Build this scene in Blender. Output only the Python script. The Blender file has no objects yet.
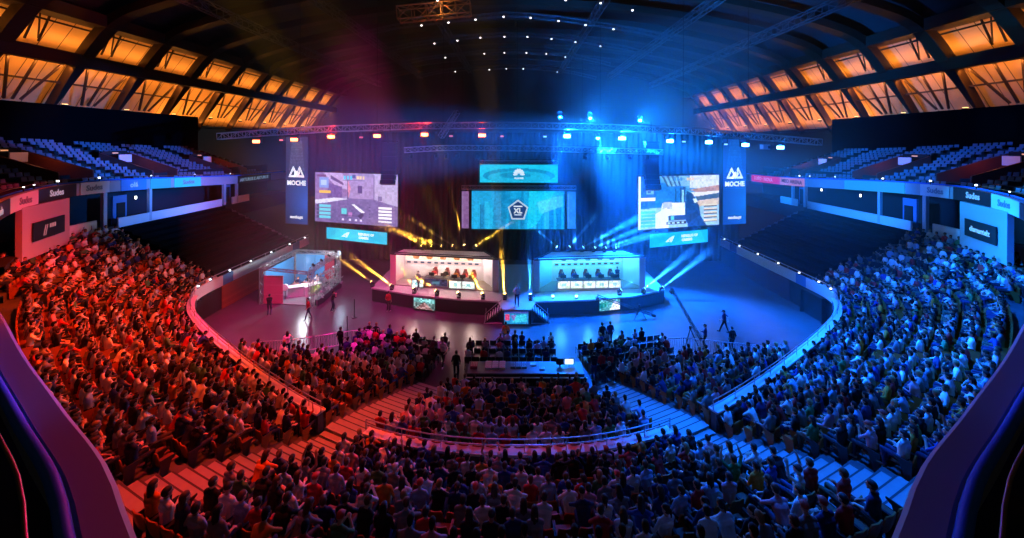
import bpy, math, random
import numpy as np
from mathutils import Vector, Matrix

R = random.Random(7)
NR = np.random.default_rng(7)
SC = bpy.context.scene
V3_ = Vector
COL = SC.collection
PI = math.pi
H = 14.1                    # eye height above the arena floor (m)
FP, CX, CY = 380.0, 515.0, 145.0    # focal length and principal point of the lens in pixels of the 1024 x 538 frame

def at(px, py, y):
    """the place a photo pixel shows when it lies y metres down the hall"""
    return Vector(((px - CX) / FP * y, y, H - (py - CY) / FP * y))

def atz(px, py, z):
    y = (H - z) * FP / (py - CY)
    return at(px, py, y)

def proj(p):
    return CX + FP * p[0] / p[1], CY - FP * (p[2] - H) / p[1]

# ------------------------------------------------------------------ materials
MATS = {}
def srgb(c):
    return tuple((v / 12.92 if v <= .04045 else ((v + .055) / 1.055) ** 2.4) for v in c)

def mat(name, col, rough=.6, metal=0., noise=0., nscale=8., emit=None, estr=0., spec=.5, bump=0.):
    if name in MATS: return MATS[name]
    m = bpy.data.materials.new(name); m.use_nodes = True
    nt = m.node_tree; b = nt.nodes['Principled BSDF']
    b.inputs['Base Color'].default_value = (*col, 1); b.inputs['Roughness'].default_value = rough
    b.inputs['Metallic'].default_value = metal; b.inputs['Specular IOR Level'].default_value = spec
    if noise:
        tc = nt.nodes.new('ShaderNodeTexCoord'); n = nt.nodes.new('ShaderNodeTexNoise')
        n.inputs['Scale'].default_value = nscale; n.inputs['Detail'].default_value = 5
        r = nt.nodes.new('ShaderNodeValToRGB')
        r.color_ramp.elements[0].color = (*[c * (1 - noise) for c in col], 1)
        r.color_ramp.elements[1].color = (*[min(1, c * (1 + noise)) for c in col], 1)
        nt.links.new(tc.outputs['Object'], n.inputs['Vector']); nt.links.new(n.outputs['Fac'], r.inputs['Fac'])
        nt.links.new(r.outputs['Color'], b.inputs['Base Color'])
        if bump:
            bp = nt.nodes.new('ShaderNodeBump'); bp.inputs['Strength'].default_value = bump
            nt.links.new(n.outputs['Fac'], bp.inputs['Height']); nt.links.new(bp.outputs['Normal'], b.inputs['Normal'])
    if emit:
        b.inputs['Emission Color'].default_value = (*emit, 1); b.inputs['Emission Strength'].default_value = estr
    MATS[name] = m
    return m

def planks(name, c1, c2, axis, step, rough=.55, line=.06):
    """boards running across one axis, with dark seams"""
    if name in MATS: return MATS[name]
    m = mat(name, c1, rough); nt = m.node_tree; b = nt.nodes['Principled BSDF']
    tc = nt.nodes.new('ShaderNodeTexCoord'); sp = nt.nodes.new('ShaderNodeSeparateXYZ')
    nt.links.new(tc.outputs['Object'], sp.inputs[0])
    d = nt.nodes.new('ShaderNodeMath'); d.operation = 'DIVIDE'; d.inputs[1].default_value = step
    nt.links.new(sp.outputs[axis], d.inputs[0])
    fr = nt.nodes.new('ShaderNodeMath'); fr.operation = 'FRACT'; nt.links.new(d.outputs[0], fr.inputs[0])
    gt = nt.nodes.new('ShaderNodeMath'); gt.operation = 'GREATER_THAN'; gt.inputs[1].default_value = line
    nt.links.new(fr.outputs[0], gt.inputs[0])
    fl = nt.nodes.new('ShaderNodeMath'); fl.operation = 'FLOOR'; nt.links.new(d.outputs[0], fl.inputs[0])
    wn = nt.nodes.new('ShaderNodeTexWhiteNoise'); wn.noise_dimensions = '1D'; nt.links.new(fl.outputs[0], wn.inputs['W'])
    mx = nt.nodes.new('ShaderNodeMix'); mx.data_type = 'RGBA'
    mx.inputs['A'].default_value = (*c1, 1); mx.inputs['B'].default_value = (*c2, 1)
    nt.links.new(wn.outputs['Value'], mx.inputs['Factor'])
    mv = nt.nodes.new('ShaderNodeMix'); mv.data_type = 'RGBA'; mv.inputs['A'].default_value = (*[c * .15 for c in c1], 1)
    nt.links.new(gt.outputs[0], mv.inputs['Factor']); nt.links.new(mx.outputs['Result'], mv.inputs['B'])
    nt.links.new(mv.outputs['Result'], b.inputs['Base Color'])
    return m

def attr_mat(name, attr='col', emit=0., rough=.8):
    if name in MATS: return MATS[name]
    m = mat(name, (.5, .5, .5), rough, spec=.25); nt = m.node_tree; b = nt.nodes['Principled BSDF']
    a = nt.nodes.new('ShaderNodeAttribute'); a.attribute_name = attr
    if emit:
        b.inputs['Base Color'].default_value = (.02, .02, .02, 1)
        nt.links.new(a.outputs['Color'], b.inputs['Emission Color']); b.inputs['Emission Strength'].default_value = emit
    else:
        nt.links.new(a.outputs['Color'], b.inputs['Base Color'])
    return m

def fabric(name, col):
    """thin stretched cloth that lets the lamps beneath it glow through"""
    if name in MATS: return MATS[name]
    m = mat(name, col, .7); nt = m.node_tree; tr = nt.nodes.new('ShaderNodeBsdfTranslucent'); tr.inputs['Color'].default_value = (*col, 1)
    mx = nt.nodes.new('ShaderNodeMixShader'); mx.inputs[0].default_value = .5
    nt.links.new(nt.nodes['Principled BSDF'].outputs[0], mx.inputs[1]); nt.links.new(tr.outputs[0], mx.inputs[2]); nt.links.new(mx.outputs[0], nt.nodes['Material Output'].inputs['Surface'])
    return m

def objcol_mat(name, rough=.85, spec=.25):
    """cloth in the colour of the object that wears it"""
    if name in MATS: return MATS[name]
    m = mat(name, (.5, .5, .5), rough, spec=spec); nt = m.node_tree; b = nt.nodes['Principled BSDF']
    oi = nt.nodes.new('ShaderNodeObjectInfo'); nt.links.new(oi.outputs['Color'], b.inputs['Base Color'])
    return m

def rand_mat(name, cols, rough=.8, spec=.25):
    if name in MATS: return MATS[name]
    m = mat(name, cols[0], rough, spec=spec); nt = m.node_tree; b = nt.nodes['Principled BSDF']
    oi = nt.nodes.new('ShaderNodeObjectInfo'); r = nt.nodes.new('ShaderNodeValToRGB'); r.color_ramp.interpolation = 'CONSTANT'
    for i, c in enumerate(cols):
        e = r.color_ramp.elements[i] if i < 2 else r.color_ramp.elements.new(i / len(cols))
        e.position = i / len(cols); e.color = (*c, 1)
    nt.links.new(oi.outputs['Random'], r.inputs['Fac']); nt.links.new(r.outputs['Color'], b.inputs['Base Color'])
    return m

BLACK = mat('matte_black', (.012, .012, .013), .7)
STEEL = mat('truss_steel', (.55, .55, .57), .38, .85)
DKSTEEL = mat('dark_steel', (.03, .03, .033), .5, .5)
CONC = mat('terrace_concrete', (.10, .10, .105), .8, noise=.3, nscale=3)
STAIR = mat('pale_step', (.32, .315, .31), .6, noise=.12, nscale=5)
NOSE = mat('step_nosing', (.05, .05, .055), .7)
WHITE = mat('white_panel', (.8, .8, .8), .5)
PLAST = mat('black_plastic', (.02, .02, .022), .4)

# ------------------------------------------------------------------ mesh builder
class MB:
    def __init__(s): s.v = []; s.f = []; s.m = []
    def add(s, vs, fs, mi=0):
        n = len(s.v); s.v += [tuple(v) for v in vs]
        for f in fs: s.f.append(tuple(i + n for i in f)); s.m.append(mi)
        return s
    def box(s, c, d, rz=0., mi=0, M=None):
        vs = []
        ca, sa = math.cos(rz), math.sin(rz)
        for z in (-.5, .5):
            for x, y in ((-.5, -.5), (.5, -.5), (.5, .5), (-.5, .5)):
                q = Vector((x * d[0], y * d[1], z * d[2]))
                if M is not None: q = M @ q
                else: q = Vector((ca * q.x - sa * q.y, sa * q.x + ca * q.y, q.z))
                vs.append(q + Vector(c))
        return s.add(vs, [(3, 2, 1, 0), (4, 5, 6, 7), (0, 1, 5, 4), (1, 2, 6, 5), (2, 3, 7, 6), (3, 0, 4, 7)], mi)
    def tube(s, a, b, r, n=6, r2=None, mi=0):
        a, b = Vector(a), Vector(b); r2 = r if r2 is None else r2
        d = (b - a)
        if d.length < 1e-6: return s
        d.normalize(); u = d.orthogonal().normalized(); w = d.cross(u)
        vs = [p + (u * math.cos(t) + w * math.sin(t)) * q for p, q in ((a, r), (b, r2)) for t in [2 * PI * k / n for k in range(n)]]
        fs = [(k, (k + 1) % n, n + (k + 1) % n, n + k) for k in range(n)]
        return s.add(vs, fs + [tuple(range(n))[::-1], tuple(range(n, 2 * n))], mi)
    def path(s, pts, r, n=6, mi=0):
        pts = [Vector(p) for p in pts]; vs = []; fs = []
        for i, p in enumerate(pts):
            d = (pts[min(i + 1, len(pts) - 1)] - pts[max(i - 1, 0)]).normalized()
            u = d.cross(Vector((0, 0, 1)));  u = u.normalized() if u.length > 1e-3 else Vector((1, 0, 0)); w = d.cross(u)
            vs += [p + (u * math.cos(t) + w * math.sin(t)) * r for t in [2 * PI * k / n for k in range(n)]]
        for i in range(len(pts) - 1):
            fs += [(i * n + k, i * n + (k + 1) % n, (i + 1) * n + (k + 1) % n, (i + 1) * n + k) for k in range(n)]
        fs += [tuple(range(n))[::-1], tuple(range((len(pts) - 1) * n, len(pts) * n))]
        return s.add(vs, fs, mi)
    def prism(s, poly, z0, z1, mi=0):
        n = len(poly)
        vs = [(p[0], p[1], z0) for p in poly] + [(p[0], p[1], z1) for p in poly]
        return s.add(vs, [tuple(range(n))[::-1], tuple(range(n, 2 * n))] + [(k, (k + 1) % n, n + (k + 1) % n, n + k) for k in range(n)], mi)
    def sweep(s, rings, closed=True, mi=0, caps=True):
        """rings: equal-length lists of points, joined in order"""
        n = len(rings[0]); vs = [q for r in rings for q in r]; fs = []
        for i in range(len(rings) - 1):
            for k in range(n if closed else n - 1):
                fs.append((i * n + k, i * n + (k + 1) % n, (i + 1) * n + (k + 1) % n, (i + 1) * n + k))
        if caps and closed: fs += [tuple(range(n))[::-1], tuple(range((len(rings) - 1) * n, len(rings) * n))]
        return s.add(vs, fs, mi)
    def build(s, name, mats, parent=None, smooth=False, base=None):
        me = bpy.data.meshes.new(name); me.from_pydata([tuple(v) for v in s.v], [], s.f)
        for m in (mats if isinstance(mats, (list, tuple)) else [mats]): me.materials.append(m)
        if any(s.m): me.polygons.foreach_set('material_index', s.m)
        if smooth: me.polygons.foreach_set('use_smooth', [True] * len(me.polygons))
        me.update()
        return link(name, me, parent)

def link(name, me, parent=None):
    o = bpy.data.objects.new(name, me); COL.objects.link(o)
    if parent is not None:
        o.parent = parent
        l = Vector((0, 0, 0)); p = parent
        if p.get('world_built'):
            o.matrix_parent_inverse = Matrix.Translation(-Vector(p['world_built']))
            o['world_built'] = (0., 0., 0.)
    return o

def tag(o, label, cat, group=None, kind=None):
    o['label'] = label; o['category'] = cat
    if group: o['group'] = group
    if kind: o['kind'] = kind
    return o

def thing(name, label, cat, loc=(0, 0, 0), group=None, world=True, rz=0.):
    """an Empty at the base of a thing; with world=True its parts are given in hall coordinates"""
    o = bpy.data.objects.new(name, None); COL.objects.link(o); o.location = loc; o.rotation_euler.z = rz
    o.empty_display_size = .1
    if world: o['world_built'] = tuple(float(c) for c in loc)
    return tag(o, label, cat, group)

def struct(o): o['kind'] = 'structure'; return o

def copy_tree(o, parent=None):
    c = o.copy(); COL.objects.link(c)
    if parent is not None: c.parent = parent
    for ch in o.children: copy_tree(ch, c)
    return c

def truss(mb, a, b, w, h, step, r=.035, rd=.018):
    """square box truss between two points"""
    a, b = Vector(a), Vector(b); d = (b - a); L = d.length; d.normalize()
    side = d.cross(Vector((0, 0, 1)))
    side = side.normalized() if side.length > .2 else Vector((1, 0, 0))
    up = side.cross(d).normalized()
    cs = [side * (sx * w / 2) + up * (sz * h / 2) for sx, sz in ((-1, -1), (1, -1), (1, 1), (-1, 1))]
    for c in cs: mb.tube(a + c, b + c, r, 5)
    n = max(1, round(L / step))
    for i in range(n):
        p, q = a + d * (L * i / n), a + d * (L * (i + 1) / n)
        for k in range(4):
            c0, c1 = cs[k], cs[(k + 1) % 4]
            if i % 2: c0, c1 = c1, c0
            mb.tube(p + c0, q + c1, rd, 4)
            if i == 0: mb.tube(p + c0, p + c1, rd, 4)
        for k in range(4): mb.tube(q + cs[k], q + cs[(k + 1) % 4], rd, 4)
    return mb

def mesh_np(name, V, T, fcol=None, mats=(), fmat=None):
    """triangles from arrays, one colour per face"""
    me = bpy.data.meshes.new(name)
    me.vertices.add(len(V)); me.vertices.foreach_set('co', np.ascontiguousarray(V, dtype=np.float32).ravel())
    n = T.shape[1]
    me.loops.add(T.size); me.loops.foreach_set('vertex_index', np.ascontiguousarray(T, dtype=np.int32).ravel())
    me.polygons.add(len(T)); me.polygons.foreach_set('loop_start', np.arange(0, T.size, n, dtype=np.int32))
    for m in mats: me.materials.append(m)
    if fmat is not None: me.polygons.foreach_set('material_index', np.ascontiguousarray(fmat, dtype=np.int32))
    me.update(calc_edges=True)
    if fcol is not None:
        a = me.attributes.new('col', 'FLOAT_COLOR', 'FACE')
        c = np.ones((len(T), 4), dtype=np.float32); c[:, :3] = fcol; a.data.foreach_set('color', c.ravel())
    return me

def text_obj(s, size, m, M, name, parent=None, ext=.01, spacing=1., shear=0.):
    cu = bpy.data.curves.new(name, 'FONT'); cu.body = s; cu.size = size; cu.align_x = 'CENTER'; cu.align_y = 'CENTER'
    cu.extrude = ext; cu.space_character = spacing; cu.shear = shear; cu.resolution_u = 2; cu.offset = size * .028
    t = bpy.data.objects.new(name, cu); COL.objects.link(t)
    bpy.context.view_layer.update()
    me = bpy.data.meshes.new_from_object(t.evaluated_get(bpy.context.evaluated_depsgraph_get()))
    bpy.data.objects.remove(t); bpy.data.curves.remove(cu)
    me.transform(M); me.materials.clear(); me.materials.append(m); me.name = name
    return link(name, me, parent)

def face_frame(c, right, up):
    """matrix whose x runs along `right`, y along `up`, z out of the surface"""
    x = Vector(right).normalized(); y = Vector(up).normalized(); z = x.cross(y).normalized(); y = z.cross(x)
    M = Matrix((x, y, z)).transposed().to_4x4(); M.translation = Vector(c)
    return M

def poly_obj(polys, m, M, name, parent=None, t=.01):
    mb = MB()
    for p in polys:
        n = len(p)
        vs = [M @ Vector((x, y, 0)) for x, y in p] + [M @ Vector((x, y, t)) for x, y in p]
        mb.add(vs, [tuple(range(n))[::-1], tuple(range(n, 2 * n))] + [(k, (k + 1) % n, n + (k + 1) % n, n + k) for k in range(n)])
    return mb.build(name, m, parent)

LIGHTS = []
def lamp(kind, name, loc, col, power, target=None, angle=None, blend=.3, size=.1, parent=None):
    l = bpy.data.lights.new(name, kind); l.color = col; l.energy = power
    if kind == 'SPOT': l.spot_size = math.radians(angle); l.spot_blend = blend
    if kind in ('SPOT', 'POINT'): l.shadow_soft_size = size
    o = bpy.data.objects.new(name, l); COL.objects.link(o); o.location = loc
    if target is not None:
        o.rotation_euler = (Vector(target) - Vector(loc)).to_track_quat('-Z', 'Y').to_euler()
    LIGHTS.append(o)
    return o

# ------------------------------------------------------------------ camera, world
cam = bpy.data.cameras.new('camera'); co = bpy.data.objects.new('camera', cam); COL.objects.link(co)
cam.sensor_width = 36; cam.lens = 36 * FP / 1024
cam.shift_x = -(CX - 512) / 1024; cam.shift_y = -(269 - CY) / 1024
co.location = (0, 0, H)
co.rotation_euler = (Matrix.Rotation(math.radians(90), 4, 'X') @ Matrix.Rotation(math.radians(.22), 4, 'Z')).to_euler()
cam.clip_start = .05; cam.clip_end = 400
SC.camera = co
w = bpy.data.worlds.new('world'); SC.world = w; w.use_nodes = True
w.node_tree.nodes['Background'].inputs[0].default_value = (.006, .006, .0065, 1)
w.node_tree.nodes['Background'].inputs[1].default_value = 1
SC.view_settings.view_transform = 'Standard'; SC.view_settings.look = 'None'
SC.view_settings.gamma = 1; SC.view_settings.exposure = 0; SC.view_settings.use_curve_mapping = False
SC.cycles.use_denoising = True; SC.cycles.use_adaptive_sampling = False
SC.cycles.max_bounces = 4; SC.cycles.diffuse_bounces = 2; SC.cycles.glossy_bounces = 2; SC.cycles.volume_bounces = 0
SC.cycles.sample_clamp_indirect = 3; SC.cycles.caustics_reflective = False; SC.cycles.caustics_refractive = False

# ------------------------------------------------------------------ plan curves
def catmull(P, step=.4):
    P = [np.array(p, float) for p in P]; out = []
    for i in range(len(P) - 1):
        p0 = P[max(i - 1, 0)]; p1 = P[i]; p2 = P[i + 1]; p3 = P[min(i + 2, len(P) - 1)]
        n = max(2, int(np.linalg.norm(p2 - p1) / step))
        for k in range(n):
            t = k / n
            out.append(.5 * ((2 * p1) + (-p0 + p2) * t + (2 * p0 - 5 * p1 + 4 * p2 - p3) * t * t + (-p0 + 3 * p1 - 3 * p2 + p3) * t ** 3))
    out.append(P[-1])
    return np.array(out)

def mirrored(P):
    L = [(-x, *r) for x, *r in P[::-1]]
    return L + [(x, *r) for x, *r in P[1:]]

class Curve:
    """a plan curve, from the left end round behind the seats to the right end; normals point away from the stage"""
    def __init__(s, P):
        s.P = catmull(P); xy = s.P[:, :2]
        d = np.gradient(xy, axis=0); d /= np.linalg.norm(d, axis=1)[:, None]
        s.T = d; s.N = np.stack([d[:, 1], -d[:, 0]], 1)
        # smooth the normals so that offsets stay clean round the corners
        for _ in range(6):
            s.N[1:-1] = (s.N[:-2] + 2 * s.N[1:-1] + s.N[2:]) / 4
        s.N /= np.linalg.norm(s.N, axis=1)[:, None]
    def off(s, o): return s.P[:, :2] + s.N * o
    def index_x(s, x, ymax=29): 
        ok = np.where(s.P[:, 1] < ymax)[0]
        return ok[np.argmin(abs(s.P[ok, 0] - x))]

FRONT = Curve(mirrored([(0, 14.2), (4, 14.62), (8, 16.1), (12, 18.45), (16, 21.15), (20, 24.1), (23, 26.8), (24.7, 29.6), (25, 33), (25, 39), (25, 46)]))
AISLE_X = [-7.3, 7.7]                      # the two broad stairs
THIN_X = [-16.2, -22.2, 16.2, 22.2]        # narrow stairs of the bowl
AI = [FRONT.index_x(x) for x in AISLE_X]
TI = [FRONT.index_x(x) for x in THIN_X]
iC = FRONT.index_x(0)
def bowl_z(i): return 1.7 + .385 * i
def bowl_o(i): return .05 + .78 * (i + 1)       # outer edge of tread i
def rake_z(j): return 1.75 - .22 * j
def rake_o(j): return -.25 - .8 * j             # outer edge of inner tread j
NB, NB2, NRK = 9, 12, 8

def arc(P): 
    return np.concatenate([[0], np.cumsum(np.linalg.norm(np.diff(P, axis=0), axis=1))])

# ------------------------------------------------------------------ floor and terraces
fm = mat('arena_floor_paint', (.09, .09, .10), .26, noise=.25, nscale=.6)
fm.node_tree.nodes['Principled BSDF'].inputs['Specular IOR Level'].default_value = .32
MB().add([(-27, 12, 0), (27, 12, 0), (27, 70, 0), (-27, 70, 0)], [(0, 1, 2, 3)]).build('floor', fm)
struct(bpy.data.objects['floor'])

def strip_between(mb, A, B, za, zb, sel=None, mi=0):
    n = len(A); vs = []; fs = []
    for k in range(n):
        vs.append((A[k][0], A[k][1], za if np.isscalar(za) else za[k])); vs.append((B[k][0], B[k][1], zb if np.isscalar(zb) else zb[k]))
    for k in range(n - 1):
        if sel is None or (sel[k] and sel[k + 1]): fs.append((2 * k, 2 * k + 2, 2 * k + 3, 2 * k + 1))
    mb.add(vs, fs, mi)

mb = MB()
for i in range(NB2):
    oi, oo, z = bowl_o(i) - .78, bowl_o(i), bowl_z(i)
    A, B = FRONT.off(oi), FRONT.off(oo)
    sel = None if i < NB else (abs(A[:, 0]) > 28.3)
    strip_between(mb, A, B, z, z, sel)
    strip_between(mb, A, A, z - .385 if i else 0, z, sel)
# walkway behind the last row of the near part
A, B = FRONT.off(bowl_o(NB - 1)), FRONT.off(bowl_o(NB - 1) + 1.7)
sel = abs(A[:, 0]) < 29
strip_between(mb, A, B, bowl_z(NB - 1) + .36, bowl_z(NB - 1) + .36, sel)
strip_between(mb, A, A, bowl_z(NB - 1), bowl_z(NB - 1) + .36, sel)
struct(mb.build('floor_bowl_terrace', CONC))

def inner_sel(o):
    """where the raked floor block stands: the near part of the curve"""
    P = FRONT.off(o)
    edge = np.interp(abs(P[:, 0]), [0, 3.9, 4.6, 7.5, 11.2, 16.4, 17], [30, 30, 21.7, 22.9, 23.0, 21.5, 21.2])
    return (abs(P[:, 0]) < 17) & (FRONT.P[:, 1] < 29) & (abs(FRONT.P[:, 0]) < 21.5) & (P[:, 1] < edge)
mb = MB()
for j in range(NRK):
    oo, oi, z = rake_o(j), rake_o(j) - .8, rake_z(j)
    A, B = FRONT.off(oi), FRONT.off(oo); sel = inner_sel(oo)
    strip_between(mb, A, B, z, z, sel)
    strip_between(mb, A, A, z - .22 if j < NRK - 1 else 0, z, sel)
struct(mb.build('floor_raked_platform', CONC))

# ------------------------------------------------------------------ stairs
def stairs(k, w, o0, o1, name, label, group=None, full=True):
    P, N = FRONT.P[k, :2], FRONT.N[k]; T = np.array([-N[1], N[0]])
    mb = MB(); nb = MB()
    def step(oa, ob, z, zl):
        a, b = P + N * oa, P + N * ob
        q = [a - T * w / 2, a + T * w / 2, b + T * w / 2, b - T * w / 2]
        mb.add([(*p, zl) for p in q] + [(*p, z) for p in q], [(4, 5, 6, 7)[::-1], (0, 1, 5, 4), (1, 2, 6, 5), (2, 3, 7, 6), (3, 0, 4, 7)])
        e = P + N * (oa + .05)
        q = [a - T * w / 2, a + T * w / 2, e + T * w / 2, e - T * w / 2]
        nb.add([(*p, z + .004) for p in q], [(0, 1, 2, 3)])
    if full:
        for j in range(NRK - 1, -1, -1):
            step(rake_o(j) - .8, rake_o(j) - .4, rake_z(j) + .004, rake_z(j) - .24); step(rake_o(j) - .4, rake_o(j), rake_z(j) + .11, rake_z(j) - .2)
        step(-.25, .05, 1.76, 1.5)
    for i in range(NB):
        step(bowl_o(i) - .78, bowl_o(i) - .39, bowl_z(i) + .004, bowl_z(i) - .4); step(bowl_o(i) - .39, bowl_o(i), bowl_z(i) + .18, bowl_z(i) - .2)
    c = P + N * .5
    t = thing(name, label, 'stairs', (*c, 1.9), group)
    mb.build('treads', STAIR, t); nb.build('nosing', NOSE, t)
stairs(AI[0], 2.3, 0, 0, 'staircase', 'broad pale stairs lit red, climbing between the seat blocks')
stairs(AI[1], 2.3, 0, 0, 'staircase', 'broad pale stairs lit blue, climbing between the seat blocks')
for k, l in zip(TI, ('narrow bowl stairs in the red crowd, next to the broad red stairs', 'narrow bowl stairs in the red crowd, towards the black covered seats',
                     'narrow bowl stairs in the blue crowd, next to the broad blue stairs', 'narrow bowl stairs in the blue crowd, towards the black covered seats')):
    stairs(k, .9, 0, 0, 'narrow_staircase', l, full=False)

# ------------------------------------------------------------------ ledge and rails round the front of the bowl
LEDGE = mat('ledge_paint', (.72, .72, .74), .45)
def ledge(k0, k1, name, label):
    t = thing(name, label, 'railing', (*FRONT.P[(k0 + k1) // 2, :2], 1.75))
    idx = range(k0, k1 + 1)
    rings = []
    for k in idx:
        a = FRONT.P[k, :2] + FRONT.N[k] * -.22; b = FRONT.P[k, :2] + FRONT.N[k] * .04
        rings.append([(*a, 1.7), (*b, 1.7), (*b, 2.5), (*a, 2.5)])
    MB().sweep(rings).build('parapet', CONC, t)
    rings = []
    for k in idx:
        a = FRONT.P[k, :2] + FRONT.N[k] * -.34; b = FRONT.P[k, :2] + FRONT.N[k] * .1
        rings.append([(*a, 2.5), (*b, 2.5), (*b, 2.58), (*a, 2.58)])
    MB().sweep(rings).build('ledge_cap', LEDGE, t)
    for z in (2.8, 3.02):
        MB().path([(*(FRONT.P[k, :2] + FRONT.N[k] * -.1), z) for k in idx], .024).build('handrail', STEEL, t)
    for k in list(range(k0, k1, 4)) + [k1]:
        p = FRONT.P[k, :2] + FRONT.N[k] * -.1
        MB().tube((*p, 2.56), (*p, 3.03), .02).build('post', STEEL, t)
half = 1.2
def idx_off(k, d):
    s = arc(FRONT.P[:, :2]); return int(np.argmin(abs(s - (s[k] + d))))
def side_end(sign):
    ok = np.where((FRONT.P[:, 0] * sign > 20))[0]
    return ok[np.argmin(abs(FRONT.P[ok, 1] - 28.9))]
ledge(idx_off(AI[0], half), idx_off(AI[1], -half), 'bowl_railing', 'curved rail with ledge between the two broad stairs, before the lowest seat row')
ledge(side_end(-1), idx_off(AI[0], -half), 'bowl_railing', 'curved rail with ledge along the front of the red-lit bowl')
ledge(idx_off(AI[1], half), side_end(1), 'bowl_railing', 'curved rail with ledge along the front of the blue-lit bowl')

# straight fronts at both sides: dark wall below, fascia band, rail with little lamps
WOOD = planks('orange_wood_slats', (.42, .13, .035), (.32, .09, .022), 'Z', .16)
for sgn, nm in ((-1, 'left'), (1, 'right')):
    ks = [k for k in range(len(FRONT.P)) if FRONT.P[k, 0] * sgn > 20 and FRONT.P[k, 1] >= 26.9]
    if sgn < 0: ks = ks[::-1]
    mb = MB()
    strip_between(mb, FRONT.off(.03)[ks], FRONT.off(.03)[ks], 0, 2.0)
    struct(mb.build('wall_bowl_front_' + nm, mat('bowl_front_black', (.02, .02, .02), .7)))
    ks2 = [k for k in ks if FRONT.P[k, 1] >= 28.4]
    side = 'red' if sgn < 0 else 'blue'
    t = thing('bowl_fascia', f'white sponsor fascia with rail and lamps along the {side} side of the floor', 'fascia', (sgn * 25, 37, 2.0))
    cuts = [28.4, 32.4, 33.6, 37.5, 42.6, 44.2, 46.1]
    cols = [WHITE, mat('fascia_blue', (.08, .3, .6), .5), WHITE, WHITE, mat('fascia_blue', (.08, .3, .6), .5), WHITE]
    for a, b, m in zip(cuts, cuts[1:], cols):
        kk = [k for k in ks2 if a - .2 <= FRONT.P[k, 1] <= b + .2]
        rings = []
        for k in kk:
            p = FRONT.P[k, :2] + FRONT.N[k] * -.1; q = FRONT.P[k, :2] + FRONT.N[k] * .05
            rings.append([(*p, 2.0), (*q, 2.0), (*q, 2.85), (*p, 2.85)])
        if len(rings) > 1: MB().sweep(rings).build('fascia_panel', m, t)
    MB().path([(*(FRONT.P[k, :2]), 3.12) for k in ks2], .025).build('handrail', STEEL, t)
    for k in ks2[::4]: MB().tube((*FRONT.P[k, :2], 2.85), (*FRONT.P[k, :2], 3.13), .02).build('post', STEEL, t)
    for y in (29.6, 31.2, 33.2, 36, 39, 42, 45.2):
        k = min(ks2, key=lambda k: abs(FRONT.P[k, 1] - y)); p = FRONT.P[k, :2] - FRONT.N[k] * .05
        lt = thing('rail_lamp', f'small white lamp on the {side} side fascia rail', 'lamp', (*p, 2.86), f'small lamps on the {side} side fascia')
        MB().box((*p, 2.9), (.1, .1, .1)).build('lamp_base', PLAST, lt)
        MB().box((*p, 3.0), (.1, .1, .08)).build('lamp_lens', mat('lamp_glass_white', (.8, .8, .8), emit=(.85, .92, 1), estr=5), lt)
    if sgn < 0:
        o = MB().box((-24.93, 35.6, 1.0), (.06, 6.4, 1.95)).build('slatted_wall_panel', WOOD)
        tag(o, 'orange wooden slat wall below the fascia on the red side', 'wall panel')
    else:
        o = MB().box((24.93, 38.6, 1.0), (.06, 8.4, 1.95)).build('slatted_wall_panel', mat('dark_red_boards', (.1, .02, .04), .6))
        tag(o, 'dark red panel below the fascia on the blue side', 'wall panel')
        t = thing('floor_portal', 'dark doorway frame in the wall beneath the blue side fascia', 'doorway', (24.6, 31.3, 0))
        for y in (30.2, 32.4): MB().box((24.55, y, .95), (.35, .12, 1.9)).build('jamb', DKSTEEL, t)
        MB().box((24.55, 31.3, 1.95), (.35, 2.3, .12)).build('header', DKSTEEL, t)
        MB().box((24.62, 31.3, .95), (.05, 2.1, 1.85)).build('leaf', BLACK, t)

# ------------------------------------------------------------------ black covers over the empty far seats
TARP = mat('black_cover_cloth', (.003, .003, .0035), .9, noise=.4, nscale=3, spec=.08)
for sgn, side in ((-1, 'red'), (1, 'blue')):
    ks = [k for k in range(len(FRONT.P)) if FRONT.P[k, 0] * sgn > 20 and 33.2 <= FRONT.P[k, 1] <= 45]
    if sgn < 0: ks = ks[::-1]
    rings = []
    for k in ks:
        ring = []
        for i in range(NB2):
            for o, z in ((bowl_o(i) - .78, bowl_z(i) + .5), (bowl_o(i) - .3, bowl_z(i) + .55), (bowl_o(i) - .24, bowl_z(i) + .86), (bowl_o(i) - .06, bowl_z(i) + .86)):
                ring.append((*(FRONT.P[k, :2] + FRONT.N[k] * o), z))
        o = bowl_o(NB2 - 1)
        ring += [(*(FRONT.P[k, :2] + FRONT.N[k] * o), bowl_z(NB2 - 1) + .1), (*(FRONT.P[k, :2] + FRONT.N[k] * .3), bowl_z(0) + .1)]
        rings.append(ring)
    o = MB().sweep(rings).build('seat_cover', TARP)
    tag(o, f'black cloth covering the empty far seats on the {side} side', 'seat cover')
    mb = MB()
    for i in range(NB2):
        mb.box((sgn * (25 + bowl_o(i) - .4), 45.5, bowl_z(i) + .05), (.76, .7, .2)); mb.box((sgn * (25 + bowl_o(i) - .2), 45.5, bowl_z(i) + .2), (.38, .7, .2))
    o = mb.build('end_staircase', mat('end_step_blue_grey', (.12, .13, .16), .7))
    tag(o, f'steep stairs past the black seat cover on the {side} side', 'stairs')

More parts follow.
